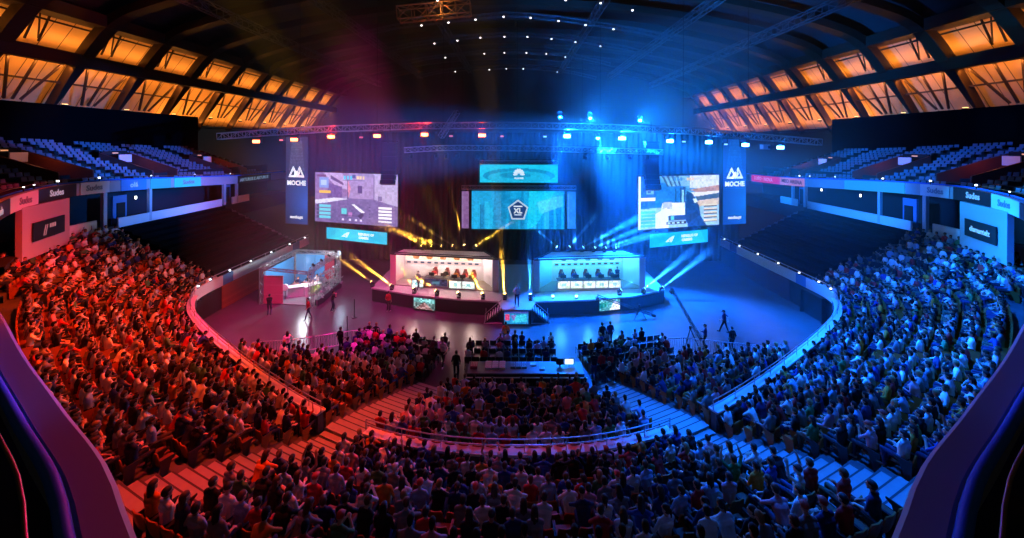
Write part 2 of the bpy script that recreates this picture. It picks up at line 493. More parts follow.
# ------------------------------------------------------------------ suite level between the bowl and the upper tier
SUITE = Curve(mirrored([(22, 15.4), (28.5, 21), (32.6, 25.6), (34.4, 30), (34.6, 36), (34.6, 48), (34.6, 58)]))
UP = Curve(mirrored([(0, 1.7, 10.5), (1.9, 2.5, 10.5), (3.43, 3.48, 10.5), (4.65, 4.34, 10.5), (6.43, 5.37, 10.5), (9.8, 7.4, 10.5), (17.5, 12.4, 10.5), (28.4, 20.8, 10.7), (32.6, 26.5, 11.0), (34.2, 32, 10.95), (34.4, 40, 10.55), (34.4, 48, 10.1), (34.4, 57, 9.9)]))
DARKWALL = mat('suite_dark_wall', (.018, .018, .02), .8)
for sgn, nm in ((-1, 'left'), (1, 'right')):
    ks = [k for k in range(len(SUITE.P)) if SUITE.P[k, 0] * sgn > 29.5]
    if sgn < 0: ks = ks[::-1]
    A = SUITE.off(0)[ks]; B = SUITE.off(3.2)[ks]
    mb = MB(); strip_between(mb, B, B, 6.2, 11); strip_between(mb, A, B, 6.95, 6.95); strip_between(mb, A, A, 5.2, 6.95)
    struct(mb.build('wall_suite_' + nm, DARKWALL))
    # white parapet along the top of the lower bowl, in stretches with gaps for the gangways
    for a, b in ((24.0, 31.6), (32.9, 45.0), (46.2, 49.6)):
        kk = [k for k in ks if a <= SUITE.P[k, 1] <= b]
        rings = []
        for k in kk:
            p, q = SUITE.P[k, :2] - SUITE.N[k] * .12, SUITE.P[k, :2] + SUITE.N[k] * .04
            zt = 7.75 if SUITE.P[k, 1] < 32 else 7.6
            rings.append([(*p, 6.75), (*q, 6.75), (*q, zt), (*p, zt)])
        o = MB().sweep(rings).build('suite_parapet', WHITE)
        where = 'near corner' if a < 30 else ('middle' if a < 40 else 'far end')
        tag(o, f'white parapet above the {"red" if sgn < 0 else "blue"} side bowl, {where} stretch', 'parapet')
    # pillars, door and lamps of the suite level
    for y, wd in ((31.9, .28), (36.0, .25), (45.4, .3), (47.4, .25)):
        k = min(ks, key=lambda k: abs(SUITE.P[k, 1] - y)); p = SUITE.P[k, :2]
        o = MB().box((p[0], p[1], 8.4), (wd, wd, 3.1)).build('pillar', mat('pillar_paint', (.55, .57, .6), .6)); struct(o)
    for y0, y1, m in ((33.4, 34.6, mat('blue_suite_door', (.1, .25, .5), .5)), (46.0, 47.2, mat('blue_suite_door', (.1, .25, .5), .5))):
        t = thing('suite_door', f'blue suite door on the {"red" if sgn < 0 else "blue"} side, {"beside the mid parapet" if y0 < 40 else "at the far end"}', 'door', (sgn * 35.4, (y0 + y1) / 2, 6.95))
        MB().box((sgn * 35.4, (y0 + y1) / 2, 8.2), (.15, y1 - y0, 2.5)).build('door_frame', m, t)
        MB().box((sgn * 35.3, (y0 + y1) / 2 + .05, 7.9), (.1, .7, 1.8)).build('opening', BLACK, t)
    # wall panel with a dark sponsor sign at the bend
    a = Vector((sgn * 31.1, 24.0)); b = Vector((sgn * 33.5, 28.6))
    d = (b - a).normalized(); n = Vector((-d.y, d.x)) * (1 if sgn < 0 else -1)
    n = n if n.x * sgn < 0 else -n
    mb = MB(); q = [a, b, b - n * .3, a - n * .3]
    mb.prism(q if sgn > 0 else q[::-1], 6.6, 10.0)
    t = thing('sponsor_wall', f'tall white wall block with a dark sign at the bend of the {"red" if sgn < 0 else "blue"} side', 'wall sign', (*((a + b) / 2), 6.6))
    mb.build('wall_block', mat('sponsor_wall_paint', (.45, .45, .46), .6, spec=.2), t)
    c = (a + b) / 2 + n * .06
    M = face_frame((c.x, c.y, 8.25), (d.x * (1 if sgn > 0 else -1) * 1, d.y * (1 if sgn > 0 else -1), 0), (0, 0, 1))
    right = Vector((b.x - a.x, b.y - a.y, 0)) * (1 if sgn < 0 else -1)
    M = face_frame((c.x, c.y, 8.25), right, (0, 0, 1))
    if M.to_3x3() @ Vector((0, 0, 1)) @ Vector((n.x, n.y, 0)) < 0: M = face_frame((c.x, c.y, 8.25), -right, (0, 0, 1))
    poly_obj([[(-1.75, -.62), (1.75, -.62), (1.75, .62), (-1.75, .62)]], mat('sign_dark_green', (.01, .022, .02), .5), M, 'sign_board', t, .04)
    M2 = M @ Matrix.Translation((0, 0, .05))
    if sgn < 0:
        sw = [[(-.75 + .1 * k, -.4 + .0 * k), (-.66 + .1 * k, -.4), (-.45 + .1 * k, .3), (-.52 + .1 * k, .3)] for k in (0, 2)]
        sw += [[(-.05 + .25 * k, .02), (.13 + .25 * k, .02), (.13 + .25 * k, .3), (-.05 + .25 * k, .3)] for k in (0, 1, 2)]
        poly_obj(sw, mat('sign_scribble', (.35, .25, .28), .5, emit=(.5, .35, .38), estr=.3), M2, 'logo', t)
    else:
        text_obj('diamantelz', .52, mat('sign_letters', (.5, .7, .65), .5, emit=(.35, .7, .7), estr=.4), M2, 'lettering', t)

# ------------------------------------------------------------------ upper tier
def up_ring(ks, o, z): return [(*(UP.P[k, :2] + UP.N[k] * o), UP.P[k, 2] + z) for k in ks]
ku = list(range(len(UP.P)))
rings = []
for k in ku:
    p = UP.P[k, :2]; n = UP.N[k]; z = UP.P[k, 2]
    f = lambda o, dz: (*(p + n * o), z + dz)
    rings.append([f(0, -.95), f(.34, -.95), f(.34, -.05), f(.3, 0), f(.05, 0), f(0, -.06)])
o = MB().sweep(rings).build('upper_parapet', mat('parapet_paint', (.45, .43, .45), .6))
struct(o); o.name = 'wall_upper_parapet'
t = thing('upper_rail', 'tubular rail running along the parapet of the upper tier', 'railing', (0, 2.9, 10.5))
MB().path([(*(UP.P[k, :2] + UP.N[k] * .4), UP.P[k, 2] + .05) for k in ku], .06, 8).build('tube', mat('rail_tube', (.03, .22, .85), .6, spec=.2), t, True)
MB().path([(*(UP.P[k, :2] + UP.N[k] * .62), UP.P[k, 2] + .25) for k in ku], .018, 6).build('upper_wire', mat('rail_brass', (.4, .2, .08), .4, .5), t, True)
# terrace and back wall of the upper tier (only the far arms; the near bend lies behind the camera)
NU = 14
def uo(i): return .55 + .9 * i
def uz(i): return -.75 + .3 * i
for sgn, nm in ((-1, 'left'), (1, 'right')):
    ks = [k for k in ku if UP.P[k, 0] * sgn > 19]
    if sgn < 0: ks = ks[::-1]
    mb = MB()
    for i in range(NU):
        A, B = UP.off(uo(i))[ks], UP.off(uo(i + 1))[ks]; zz = UP.P[ks, 2] + uz(i)
        strip_between(mb, A, B, zz, zz); strip_between(mb, A, A, zz - .3, zz)
    struct(mb.build('floor_upper_terrace_' + nm, mat('upper_terrace', (.03, .03, .033), .8)))
    A = UP.off(uo(NU))[ks]; mb = MB()
    strip_between(mb, A, A, UP.P[ks, 2] + uz(NU) - .5, 18.1)
    B = UP.off(uo(NU) + 9)[ks]
    strip_between(mb, A, B, 18.1, 18.1)
    struct(mb.build('wall_upper_back_' + nm, mat('upper_back_black', (.004, .004, .0045), .9, spec=0)))

# seats of the upper tier: a few hundred blue shells nobody sits in
BLUESEAT = mat('upper_seat_shell', (.22, .25, .32), .45)
VOM_Y = (31.5, 40.0, 50.5)
def seat_low(V, F, M):
    n = len(V); pts = [(-.19, .14, .38), (.19, .14, .38), (.19, -.2, .40), (-.19, -.2, .40), (.19, -.25, .68), (-.19, -.25, .68), (.19, -.3, .68), (-.19, -.3, .68), (.19, -.26, .34), (-.19, -.26, .34)]
    V.extend([M @ Vector(p) for p in pts])
    F.extend([tuple(i + n for i in f) for f in ((0, 1, 2, 3), (3, 2, 4, 5), (5, 4, 6, 7), (7, 6, 8, 9), (9, 8, 1, 0))])
V, F = [], []
for sgn in (-1, 1):
    for i in range(1, NU):
        P = UP.off(uo(i) + .5); s = arc(P); d = 0
        for q in np.arange(0, s[-1], .55):
            x = np.interp(q, s, P[:, 0]); y = np.interp(q, s, P[:, 1])
            if x * sgn < 22: continue
            if abs(x / y) > 1.5: continue
            if y > 55: continue
            if any(abs(y - v) < (1.5 if 2 <= i <= 8 else .7) for v in VOM_Y): continue
            if any(abs(y - v) < .55 for v in (27.5, 35.7, 45.2)): continue
            k = int(np.argmin(abs(s - q))); nn = UP.N[k]
            rz = math.atan2(-nn[1], -nn[0]) - PI / 2
            seat_low(V, F, Matrix.Translation((x, y, UP.P[k, 2] + uz(i))) @ Matrix.Rotation(rz, 4, 'Z'))
me = bpy.data.meshes.new('upper_tier_seats'); me.from_pydata([tuple(v) for v in V], [], F); me.materials.append(BLUESEAT)
o = link('upper_tier_seats', me); tag(o, 'rows of empty blue seats filling the upper tier on both sides', 'seats', kind='stuff')

for sgn, side in ((-1, 'red'), (1, 'blue')):
    for vi, y in enumerate(VOM_Y):
        kk = [k for k in ku if UP.P[k, 0] * sgn > 25]; k = min(kk, key=lambda k: abs(UP.P[k, 1] + UP.N[k][1] * 4 - y))
        p = UP.P[k, :2]; n = UP.N[k]; T = np.array([-n[1], n[0]]); z0 = UP.P[k, 2]
        t = thing('vomitory', f'reddish gangway mouth in the upper tier of the {side} side, ' + ('by the sponsor wall', 'the middle one', 'the one by the stage')[vi], 'gangway', (*(p + n * 4), z0))
        red = mat('gangway_red', (.23, .06, .05), .6)
        for sd in (-1, 1):
            q = [p + n * o + T * sd * 1.35 for o in (uo(2), uo(8))]
            e = T * sd * .12
            mb = MB(); a, b = q
            mb.add([(*a, z0 + uz(2)), (*b, z0 + uz(2)), (*b, z0 + uz(8) + .95), (*a, z0 + uz(2) + .95), (*(a + e), z0 + uz(2)), (*(b + e), z0 + uz(2)), (*(b + e), z0 + uz(8) + .95), (*(a + e), z0 + uz(2) + .95)],
                   [(0, 1, 2, 3), (7, 6, 5, 4), (0, 4, 5, 1), (1, 5, 6, 2), (2, 6, 7, 3), (3, 7, 4, 0)]).build('side_wall', red, t)
        c = p + n * uo(8); rz = math.atan2(n[1], n[0])
        MB().box((*c, z0 + uz(8) + .2), (.15, 2.6, 1.8), rz).build('portal', BLACK, t)
        lp = p + n * uo(5); lamp('POINT', 'added_gangway_light', (*lp, z0 + uz(7) + .9), (1, .25, .1), 22, size=.1)  # warm lamp and glowing box added so the red walls show
        MB().box((*(p + n * uo(7.85)), z0 + uz(8) + .9), (.12, .5, .1), rz).build('added_gangway_lamp', mat('added_lamp_glow', (.8, .5, .3), emit=(1, .4, .15), estr=.8), t)
        c2 = p + n * (uo(6.7))
        MB().box((*c2, z0 + uz(8) + .35), (.1, 1.3, .8), rz).build('notice', mat('notice_white', (.75, .78, .8), .5), t)

kn = [k for k in ku if abs(UP.P[k, 0]) <= 19.6]
mb = MB(); strip_between(mb, UP.off(.3)[kn], UP.off(2.6)[kn], UP.P[kn, 2] - .55, UP.P[kn, 2] - .55)
struct(mb.build('floor_upper_walkway', BLACK))
# sponsor panels on the fascia of the upper tier
PINK = mat('panel_pale', (.82, .8, .8), .5); PDARK = mat('panel_dark', (.02, .02, .024), .4)
PTEAL = mat('panel_teal_led', (.05, .2, .25), .4, emit=(.02, .42, .62), estr=.55)
PMAG = mat('panel_magenta_led', (.3, .02, .15), .4, emit=(.75, .01, .28), estr=.7)
PSAL = mat('panel_salmon_led', (.4, .2, .2), .4, emit=(.62, .2, .24), estr=.6)
SCRIB = mat('panel_script', (.3, .3, .36), .5)
SCRIBL = mat('panel_script_light', (.5, .55, .6), .5, emit=(.2, .4, .5), estr=.5)
def fascia_panel(sgn, y0, y1, m, txt, label, tm=None):
    kk = [k for k in ku if UP.P[k, 0] * sgn > 12 and y0 - .25 <= UP.P[k, 1] <= y1 + .25]
    if len(kk) < 2: return
    if sgn < 0: kk = kk[::-1]
    rings = []
    for k in kk:
        p = UP.P[k, :2] - UP.N[k] * .06; q = UP.P[k, :2] - UP.N[k] * .005; z = UP.P[k, 2]
        rings.append([(*p, z - .95), (*q, z - .95), (*q, z), (*p, z)])
    k = kk[len(kk) // 2]
    t = thing('fascia_sign', label, 'sign', (*UP.P[k, :2], UP.P[k, 2] - .95))
    MB().sweep(rings).build('sign_face', m, t)
    n = -UP.N[k]; right = Vector((-n[1], n[0], 0))
    c = Vector((*UP.P[k, :2], UP.P[k, 2] - .47)) + Vector((*n, 0)) * .09
    M = face_frame(c, right, (0, 0, 1))
    if txt: 
        wlen = sum(np.linalg.norm(np.diff(UP.P[kk, :2], axis=0), axis=1))
        text_obj(txt, min(.62, wlen * 1.5 / len(txt)), tm or SCRIB, M, 'lettering', t, .008)
    return t
for sgn, side in ((-1, 'red'), (1, 'blue')):
    seq = [(17.5, 20.0, PINK, 'Sudes', 'pale panel'), (20.2, 22.6, PDARK, 'Sude', 'dark panel'), (22.9, 25.3, PINK, 'Sudes', 'pale panel'), (25.6, 29.2, PDARK, 'Sudes', 'dark panel'),
           (29.5, 32.0, PINK, 'Sudes', 'pale panel')]
    pos = [n_ + ' towards the stage' for n_ in ('first', 'second', 'third', 'fourth', 'fifth')]
    for (a, b, m, tx, nm_), ps in zip(seq, pos):
        fascia_panel(sgn, a, b, m, tx, f'{nm_} on the {side} side upper fascia, {ps}', SCRIBL if m is PDARK else SCRIB)
fascia_panel(-1, 33.2, 35.4, mat('panel_blue_print', (.1, .35, .7), .5), 'olá', 'blue panel with pale letters on the red side upper fascia', SCRIBL)
fascia_panel(-1, 35.8, 38.0, PTEAL, '', 'teal glowing panel on the red side upper fascia, before the lettered cyan one')
fascia_panel(-1, 38.2, 41.4, mat('panel_cyan_led', (.05, .3, .45), .4, emit=(.01, .5, .8), estr=.75), 'Sudes', 'bright cyan glowing panel on the red side upper fascia')
fascia_panel(-1, 47.2, 53.5, PDARK, 'ARTURUS E ARTURUS', 'dark strip with pale capital letters at the far end of the red side fascia', SCRIBL)
fascia_panel(1, 33.6, 39.5, PTEAL, '', 'teal glowing panel on the blue side upper fascia')
fascia_panel(1, 45.2, 49.0, PSAL, 'MEO ARENA', 'salmon glowing sign with dark letters on the blue side fascia', mat('panel_letters_dark', (.08, .03, .05), .5))
fascia_panel(1, 49.2, 55.0, PMAG, 'LUSO · NOVA', 'magenta glowing sign at the far end of the blue side fascia', mat('panel_letters_pink', (.8, .5, .7), .5, emit=(.9, .4, .7), estr=.5))

# small things on the balcony: lamps along the upper parapet and the suite level
n_ = 0
for px, py in ((30, 190), (40, 187), (62, 182.5), (105, 180), (153, 176.5), (197, 175.5), (232, 173), (798, 177), (808, 173.5), (832, 180.5), (878, 181), (927, 183), (969, 185.5), (1003, 190.5)):
    sgn = -1 if px < 500 else 1
    kk = [k for k in ku if UP.P[k, 0] * sgn > 12]
    k = min(kk, key=lambda k: abs(proj(UP.P[k])[0] - px)); p = UP.P[k] + np.array([*(UP.N[k] * .3), 0])
    big = px in (62, 105, 798, 878, 927, 969)
    t = thing('balcony_lamp', f'small white lamp on the upper parapet of the {"red" if sgn < 0 else "blue"} side', 'lamp', tuple(p), f'lamps on the upper parapet, {"red" if sgn < 0 else "blue"} side')
    MB().tube(p, p + np.array([0, 0, .25]), .03).build('stem', PLAST, t)
    s = .1 if big else .06
    MB().box(p + np.array([0, 0, .3]), (s, s, s)).build('lamp_head', mat('lamp_glass_white', (.8, .8, .8)), t)
for sgn, y in ((-1, 35.2), (1, 38.6), (1, 43.5)):
    t = thing('suite_lamp', 'white wall lamp glowing in the suite level, ' + ('red side' if sgn < 0 else ('blue side, nearer one' if y < 40 else 'blue side, farther one')), 'lamp', (sgn * 35.1, y, 9.1))
    MB().box((sgn * 35.1, y, 9.1), (.09, .09, .24)).build('lamp_body', mat('lamp_glass_warm', (.8, .8, .7), emit=(1, .9, .7), estr=8), t)
    MB().box((sgn * 35.2, y, 9.1), (.1, .16, .34)).build('bracket', PLAST, t)

# ------------------------------------------------------------------ roof
RP = [(0, 35.0), (14, 34.3), (25, 33.0), (34, 31.3), (41, 29.4), (45, 27.6), (48.3, 23.8), (52, 18.5), (53.3, 16.2)]
def roof_pts(off=0., x0=0., x1=54.):
    """inner line of the roof on the positive side, offset outwards"""
    P = np.array(RP); P = catmull([(a, b) for a, b in RP], 1.2)
    d = np.gradient(P, axis=0); d /= np.linalg.norm(d, axis=1)[:, None]
    N = np.stack([-d[:, 1], d[:, 0]], 1)
    N[N[:, 1] < 0] *= -1
    Q = P + N * off
    return Q[(P[:, 0] >= x0) & (P[:, 0] <= x1)]
DECKWOOD = planks('roof_boards', (.55, .34, .15), (.42, .25, .1), 'Y', 1.75, .6, .05)
DECKDARK = mat('roof_unlit_dark', (.03, .03, .034), .9)  # dark colour stands in for shade on the unlit upper deck
RIB = mat('roof_timber_dark', (.035, .016, .008), .6)
RIBS = [36, 43, 50, 57, 64, 71, 78, 85, 92, 99]
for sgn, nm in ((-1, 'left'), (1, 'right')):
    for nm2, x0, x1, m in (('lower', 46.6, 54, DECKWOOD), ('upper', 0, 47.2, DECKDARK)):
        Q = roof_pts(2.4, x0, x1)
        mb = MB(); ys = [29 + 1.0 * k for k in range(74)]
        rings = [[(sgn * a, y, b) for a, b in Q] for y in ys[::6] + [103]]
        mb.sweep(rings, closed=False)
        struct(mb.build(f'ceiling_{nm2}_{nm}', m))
    mb = MB(); mb.add([(sgn * 52.5, 29, 16.9), (sgn * 57, 29, 16.9), (sgn * 57, 103, 16.9), (sgn * 52.5, 103, 16.9)], [(0, 1, 2, 3)])
    struct(mb.build('ceiling_eave_' + nm, RIB))
    # arched ribs, their struts, and the long purlins
    side = 'left' if sgn < 0 else 'right'
    for y in RIBS:
        A, B = roof_pts(0), roof_pts(.95)
        rings = []
        for (a, b), (c, d) in zip(A, B):
            wd = .16 + .5 * min(1, max(0, (b - 18.5) / 6))
            rings.append([(sgn * a, y - wd, b), (sgn * a, y + wd, b), (sgn * c, y + wd, d), (sgn * c, y - wd, d)])
        o = MB().sweep(rings).build('roof_beam', RIB); struct(o)
    for y in [36 - 7] + RIBS:
        mb = MB()
        f = Vector((sgn * 52.3, y + 3.5, 18.7)); 
        for dy in (-2.6, 0, 2.6):
            mb.tube(f + Vector((0, dy * .25, 0)), (sgn * 49.2, y + 3.5 + dy, 23.7), .13, 4)
        mb.tube((sgn * 51.1, y, 20.9), (sgn * 51.1, y + 7, 20.9), .14, 4)
        mb.tube((sgn * 47.0, y + 1.6, 28), (sgn * 48.6, y + 1.6, 24.5), .1, 4)
        mb.tube((sgn * 47.0, y + 2.7, 28), (sgn * 48.6, y + 2.7, 24.5), .1, 4)
        mb.tube((sgn * 47.0, y + 1.6, 27.6), (sgn * 48.6, y + 2.7, 24.8), .07, 4)
        mb.tube((sgn * 47.4, y, 26.6), (sgn * 47.4, y + 7, 26.6), .12, 4)
        struct(mb.build('roof_beam_bracing', RIB))
    mb = MB()
    mb.box((sgn * 48.8, 66, 23.35), (.9, 76, 1.35))
    mb.box((sgn * 46.6, 66, 27.7), (2.2, 76, 1.3))
    struct(mb.build('roof_beam_purlin_' + nm, RIB))
    for x in (12, 25, 36):
        z = np.interp(x, [p[0] for p in RP], [p[1] for p in RP])
        mb = truss(MB(), (sgn * x, 31, z - .7), (sgn * x, 101, z - .7), .8, 1.2, 2.2, .07, .04)
        struct(mb.build('roof_beam_lattice', mat('roof_steel', (.12, .12, .13), .5, .5)))
    # uplights at the rib feet
    sd = 'red' if sgn < 0 else 'blue'
    for y in RIBS:
        for nm2, p, tg, pw, an in (('rib foot', (52.0, y + .9, 18.3), (51.6, y + 2.6, 25), 2600, 105),):
            p = V3_((sgn * p[0], p[1], p[2])); tg = V3_((sgn * tg[0], tg[1], tg[2]))
            t = thing('roof_uplight', f'warm uplight at a roof {nm2}, {sd} side', 'lamp', tuple(p), f'warm uplights at the {nm2}s of the {sd} side')
            MB().box(p + V3_((0, 0, .14)), (.4, .4, .28)).build('housing', DKSTEEL, t)
            MB().box(p + V3_((0, 0, .31)), (.34, .34, .06)).build('lens', mat('uplight_glass', (.8, .6, .3), emit=(1, .6, .2), estr=4), t)
    for p, tg, pw in (((52.9, 66, 17.6), (53.4, 66, 24), 3800), ((49.6, 66, 22.5), (53.6, 66, 20), 4200), ((49.2, 66, 24.4), (49.6, 66, 28.2), 1900)):  # added unseen strips light the boards evenly in place of the uplights
        p = V3_((sgn * p[0], p[1], p[2])); tg = V3_((sgn * tg[0], tg[1], tg[2]))
        l = bpy.data.lights.new('added_roof_strip', 'AREA'); l.shape = 'RECTANGLE'; l.size = 76; l.size_y = .35; l.energy = pw; l.color = (1, .37, .06)
        lo = bpy.data.objects.new('added_roof_strip', l); COL.objects.link(lo); lo.location = p; lo.rotation_euler = (tg - p).to_track_quat('-Z', 'Y').to_euler()
# end wall far behind the stage
MB().add([(-58, 103, 0), (58, 103, 0), (58, 103, 38), (-58, 103, 38)], [(0, 1, 2, 3)]).build('wall_far', BLACK); struct(bpy.data.objects['wall_far'])

# rows of small work lamps under the roof
LAMPROWS = [(51, [(437, 1), (565, 0), (600, 3), (632, 10)]), (57, [(421, 26), (448, 23), (475, 20), (503, 17), (530, 18), (558, 21), (585, 25), (613, 29)]),
            (66, [(434, 44), (457, 41), (480, 38), (504, 37), (527, 37), (551, 39), (575, 42), (600, 46)]), (76, [(445, 58), (484, 54), (504, 53), (526, 53), (546, 54), (565, 57)]),
            (88, [(455, 72), (489, 70), (506, 69), (523, 69), (557, 72)])]
for ri, (d, pts) in enumerate(LAMPROWS):
    ps = [at(x, y, d) for x, y in pts]
    if ri:
        xs = sorted(ps, key=lambda p: p.x)
        ext = [xs[0] + Vector((-9, 0, -1.7)), xs[0] + Vector((-4, 0, -.55))] + xs + [xs[-1] + Vector((4, 0, -.6)), xs[-1] + Vector((9, 0, -1.8))]
        mb = MB()
        for a, b in zip(ext, ext[1:]): truss(mb, a + Vector((0, .3, .5)), b + Vector((0, .3, .5)), .5, .6, 1.6, .06, .035)
        t = thing('lamp_batten', 'arched lamp truss under the roof, ' + ('lowest', 'second lowest', 'third', 'highest in the picture')[4 - ri] + ' of the rows', 'truss', tuple(ps[0]))
        mb.build('lattice', mat('roof_steel', (.12, .12, .13)), t)
    for p in ps:
        t = thing('work_lamp', ('topmost', 'upper', 'middle', 'lower', 'lowest')[ri] + ' row work lamp under the dark roof', 'lamp', tuple(p), 'work lamps of the ' + ('topmost', 'upper', 'middle', 'lower', 'lowest')[ri] + ' roof row')
        MB().tube(p + Vector((0, 0, .1)), p + Vector((0, 0, .5)), .12, 8).build('housing', DKSTEEL, t)
        MB().tube(p + Vector((0, 0, -.06)), p + Vector((0, 0, .1)), .125, 8).build('lens', mat('work_lamp_glass', (.9, .9, .9), emit=(1, .86, .82), estr=4), t)
# warm-lit lattice girder under the roof crown
t = thing('crown_girder', 'warm-lit steel lattice girder under the crown of the roof', 'truss', tuple(at(420, 14, 44)))
truss(MB(), at(398, 15, 44), at(470, 8, 44), 1.4, 1.5, 1.7, .09, .05).build('lattice', mat('girder_steel', (.35, .2, .1), .5, .4), t)
lamp('POINT', 'girder_light', at(440, 6, 42.5), (1, .45, .12), 130, size=.2)

# ------------------------------------------------------------------ curtain behind the stage
CURT = mat('stage_curtain', (.007, .007, .01), .9)
mb = MB(); n = 460; rings = []
for k in range(n + 1):
    x = -24.5 + 52.0 * k / n; y = 46.5 + .16 * math.sin(k * .95) + .07 * math.sin(k * 2.3)
    rings.append([(x, y, 0.02), (x, y, 15.6)])
o = mb.sweep(rings, closed=False).build('stage_curtain', CURT, None, True)
tag(o, 'tall dark pleated curtain hanging behind the stage and screens', 'curtain')

# ------------------------------------------------------------------ trusses and wash lights
tp = [at(219, 137.5, 40), at(262, 134, 40), at(330, 129.5, 40), at(420, 126.2, 40), at(517, 125.2, 40), at(610, 127, 40), at(690, 130.5, 40), at(760, 136, 40), at(820, 141, 40)]
t = thing('lighting_truss', 'long lighting truss spanning the hall above the stage', 'truss', tuple(tp[4]))
for a, b in zip(tp, tp[1:]):
    truss(MB(), a, b, .6, .62, .75, .05, .025).build('truss_segment', STEEL, t)
t = thing('inner_truss', 'shorter truss hung with small moving heads above the upper screen', 'truss', tuple(at(517, 149, 37)))
for a, b in (((405, 150.5), (437, 148.5)), ((437, 148.5), (460, 148)), ((460, 148), (545, 148.5)), ((545, 148.5), (662, 151.5))):
    truss(MB(), at(*a, 37), at(*b, 37), .45, .5, .6, .04, .022).build('truss_segment', STEEL, t)
t = thing('slanting_truss', 'short truss sloping up to the roof by the red wash lights', 'truss', tuple(at(440, 136, 41)))
truss(MB(), at(441, 137, 41), at(457, 112, 43), .5, .5, .6, .04, .02).build('truss_segment', STEEL, t)
for px in (300, 377, 443, 517, 600, 683, 748):
    y0 = np.interp(px, [219, 517, 820], [137, 125, 141])
    p = at(px, y0 - 3, 40)
    o = MB().tube(p, (p.x, p.y, 31), .02, 4).build('hoist_chain', DKSTEEL)
    o['label'] = f'thin hoist chain of the long truss'; o['category'] = 'chain'; o['group'] = 'hoist chains of the long truss'

def wash(px, py, d, col, power, big, label, cname, tgt=None, ang=75):
    p = at(px, py, d); s = 1.15 if big else .55
    t = thing('wash_light', label, 'stage light', tuple(p + Vector((0, .15, .55))))
    hs = MB().box(p + Vector((0, .22, .05)), (.72 * s, .36, .42 * s)).build('housing', PLAST, t)
    MB().box(p + Vector((0, .02, 0)), (.62 * s, .06, .26 * s)).build('lens', mat('lens_' + cname, col, emit=EMC[cname], estr=ESTR[cname]), hs)
    mb = MB()
    for sx in (-1, 1): mb.box(p + Vector((sx * .42 * s, .2, .3)), (.04, .08, .62))
    mb.box(p + Vector((0, .2, .6)), (.88 * s, .08, .05)).build('yoke', DKSTEEL, t)
    if power and cname == 'red': lamp('SPOT', 'wash_light_glow', p + Vector((0, -.12, -.03)), col, power, p + Vector((-2.2, 5, .5)), 165, .4, .12)
    elif power: lamp('SPOT', 'wash_light_beam', p + Vector((0, -.12, -.03)), col, power, p + Vector((2.4, 6, 1.4)), 132, .5, .12)
EMC = {'red': (1, .22, .06), 'blue': (.25, .8, 1), 'dim_red': (1, .25, .3), 'dim_blue': (.3, .7, 1)}
ESTR = {'red': 12, 'blue': 14, 'dim_red': 1.2, 'dim_blue': 1.6}
RED, BLU = (1, .02, .004), (.005, .2, 1)
order = ['first', 'second', 'third', 'fourth', 'fifth', 'sixth', 'seventh', 'eighth']
GLOW = []
for i, (px, py, pw) in enumerate(((256, 142.5, 200), (294, 140.5, 200), (331, 137.5, 2500), (377, 136.5, 350), (424.5, 135, 4000), (482, 135.5, 500))):
    wash(px, py, 39.5, RED, pw, True, f'glowing red wash light under the long truss, {order[i]} of six from the dark end', 'red')
for i, (px, py, pw) in enumerate(((567, 136, 22000), (598, 138, 8000), (622, 138, 36000), (670, 140.5, 10000), (709, 141.5, 5000), (745.5, 144, 2600), (780.5, 146.5, 2000))):
    wash(px, py, 39.5, BLU, pw, px not in (598,), f'glowing blue wash light under the long truss, {order[i]} of seven from the middle', 'blue')
for i, (px, py) in enumerate(((281, 141), (361, 138), (451, 136.3), (502, 136.3))):
    wash(px, py, 39.5, RED, 0, False, f'small dim red light under the long truss, {order[i]} of four from the dark end', 'dim_red')
for i, (px, py) in enumerate(((545, 136.5), (684, 141), (726, 143.5))):
    wash(px, py, 39.5, BLU, 0, False, f'small dim blue light under the long truss, {order[i]} of three from the middle', 'dim_blue')
for i, (px, py, pw) in enumerate(((590, 118, 85000), (640, 120, 75000), (560, 117, 16000))):  # unseen lamps added so the haze above the truss glows blue
    wash(px, py, 40.4, BLU, pw, False, f'unseen blue lamp added on the long truss for haze glow, {order[i]} of three', 'dim_blue')
t = thing('projector', 'pale projector hanging under the long truss beside the blue lights', 'projector', tuple(at(765, 143, 39.6)))
MB().box(at(765, 146, 39.6), (.7, .6, .5)).build('body', mat('projector_grey', (.5, .52, .55), .5), t)
p = at(768, 146.3, 39.3); MB().tube(p, p + Vector((.35, -.2, 0)), .14, 8).build('lens_barrel', PLAST, t)
MB().tube(at(765, 143.5, 39.6), at(765, 141, 39.6), .04).build('bracket', DKSTEEL, t)

def moving_head(p, aim, label, group=None, lens='lens_off', s=1., hang=False):
    """base, yoke and head pointing along aim"""
    p = Vector(p); up = -1 if hang else 1
    t = thing('moving_head', label, 'stage light', tuple(p), group)
    MB().box(p + Vector((0, 0, .07 * up * s)), (.34 * s, .34 * s, .14 * s)).build('base', PLAST, t)
    mb = MB()
    for sx in (-1, 1): mb.box(p + Vector((sx * .17 * s, 0, .3 * up * s)), (.05 * s, .14 * s, .36 * s))
    mb.build('yoke', PLAST, t)
    c = p + Vector((0, 0, .38 * up * s)); a = Vector(aim).normalized()
    hd = MB().tube(c - a * .2 * s, c + a * .18 * s, .12 * s, 10, .14 * s).build('head', PLAST, t)
    lm = {'lens_off': mat('lens_off', (.1, .1, .12), .15), 'yellow': mat('lens_yellow', (1, .7, .2), emit=(1, .72, .2), estr=14), 'cyan': mat('lens_cyan', (.3, .8, 1), emit=(.35, .85, 1), estr=12)}[lens]
    MB().tube(c + a * .18 * s, c + a * .2 * s, .12 * s, 10).build('lens', lm, hd)
    return c + a * .24 * s
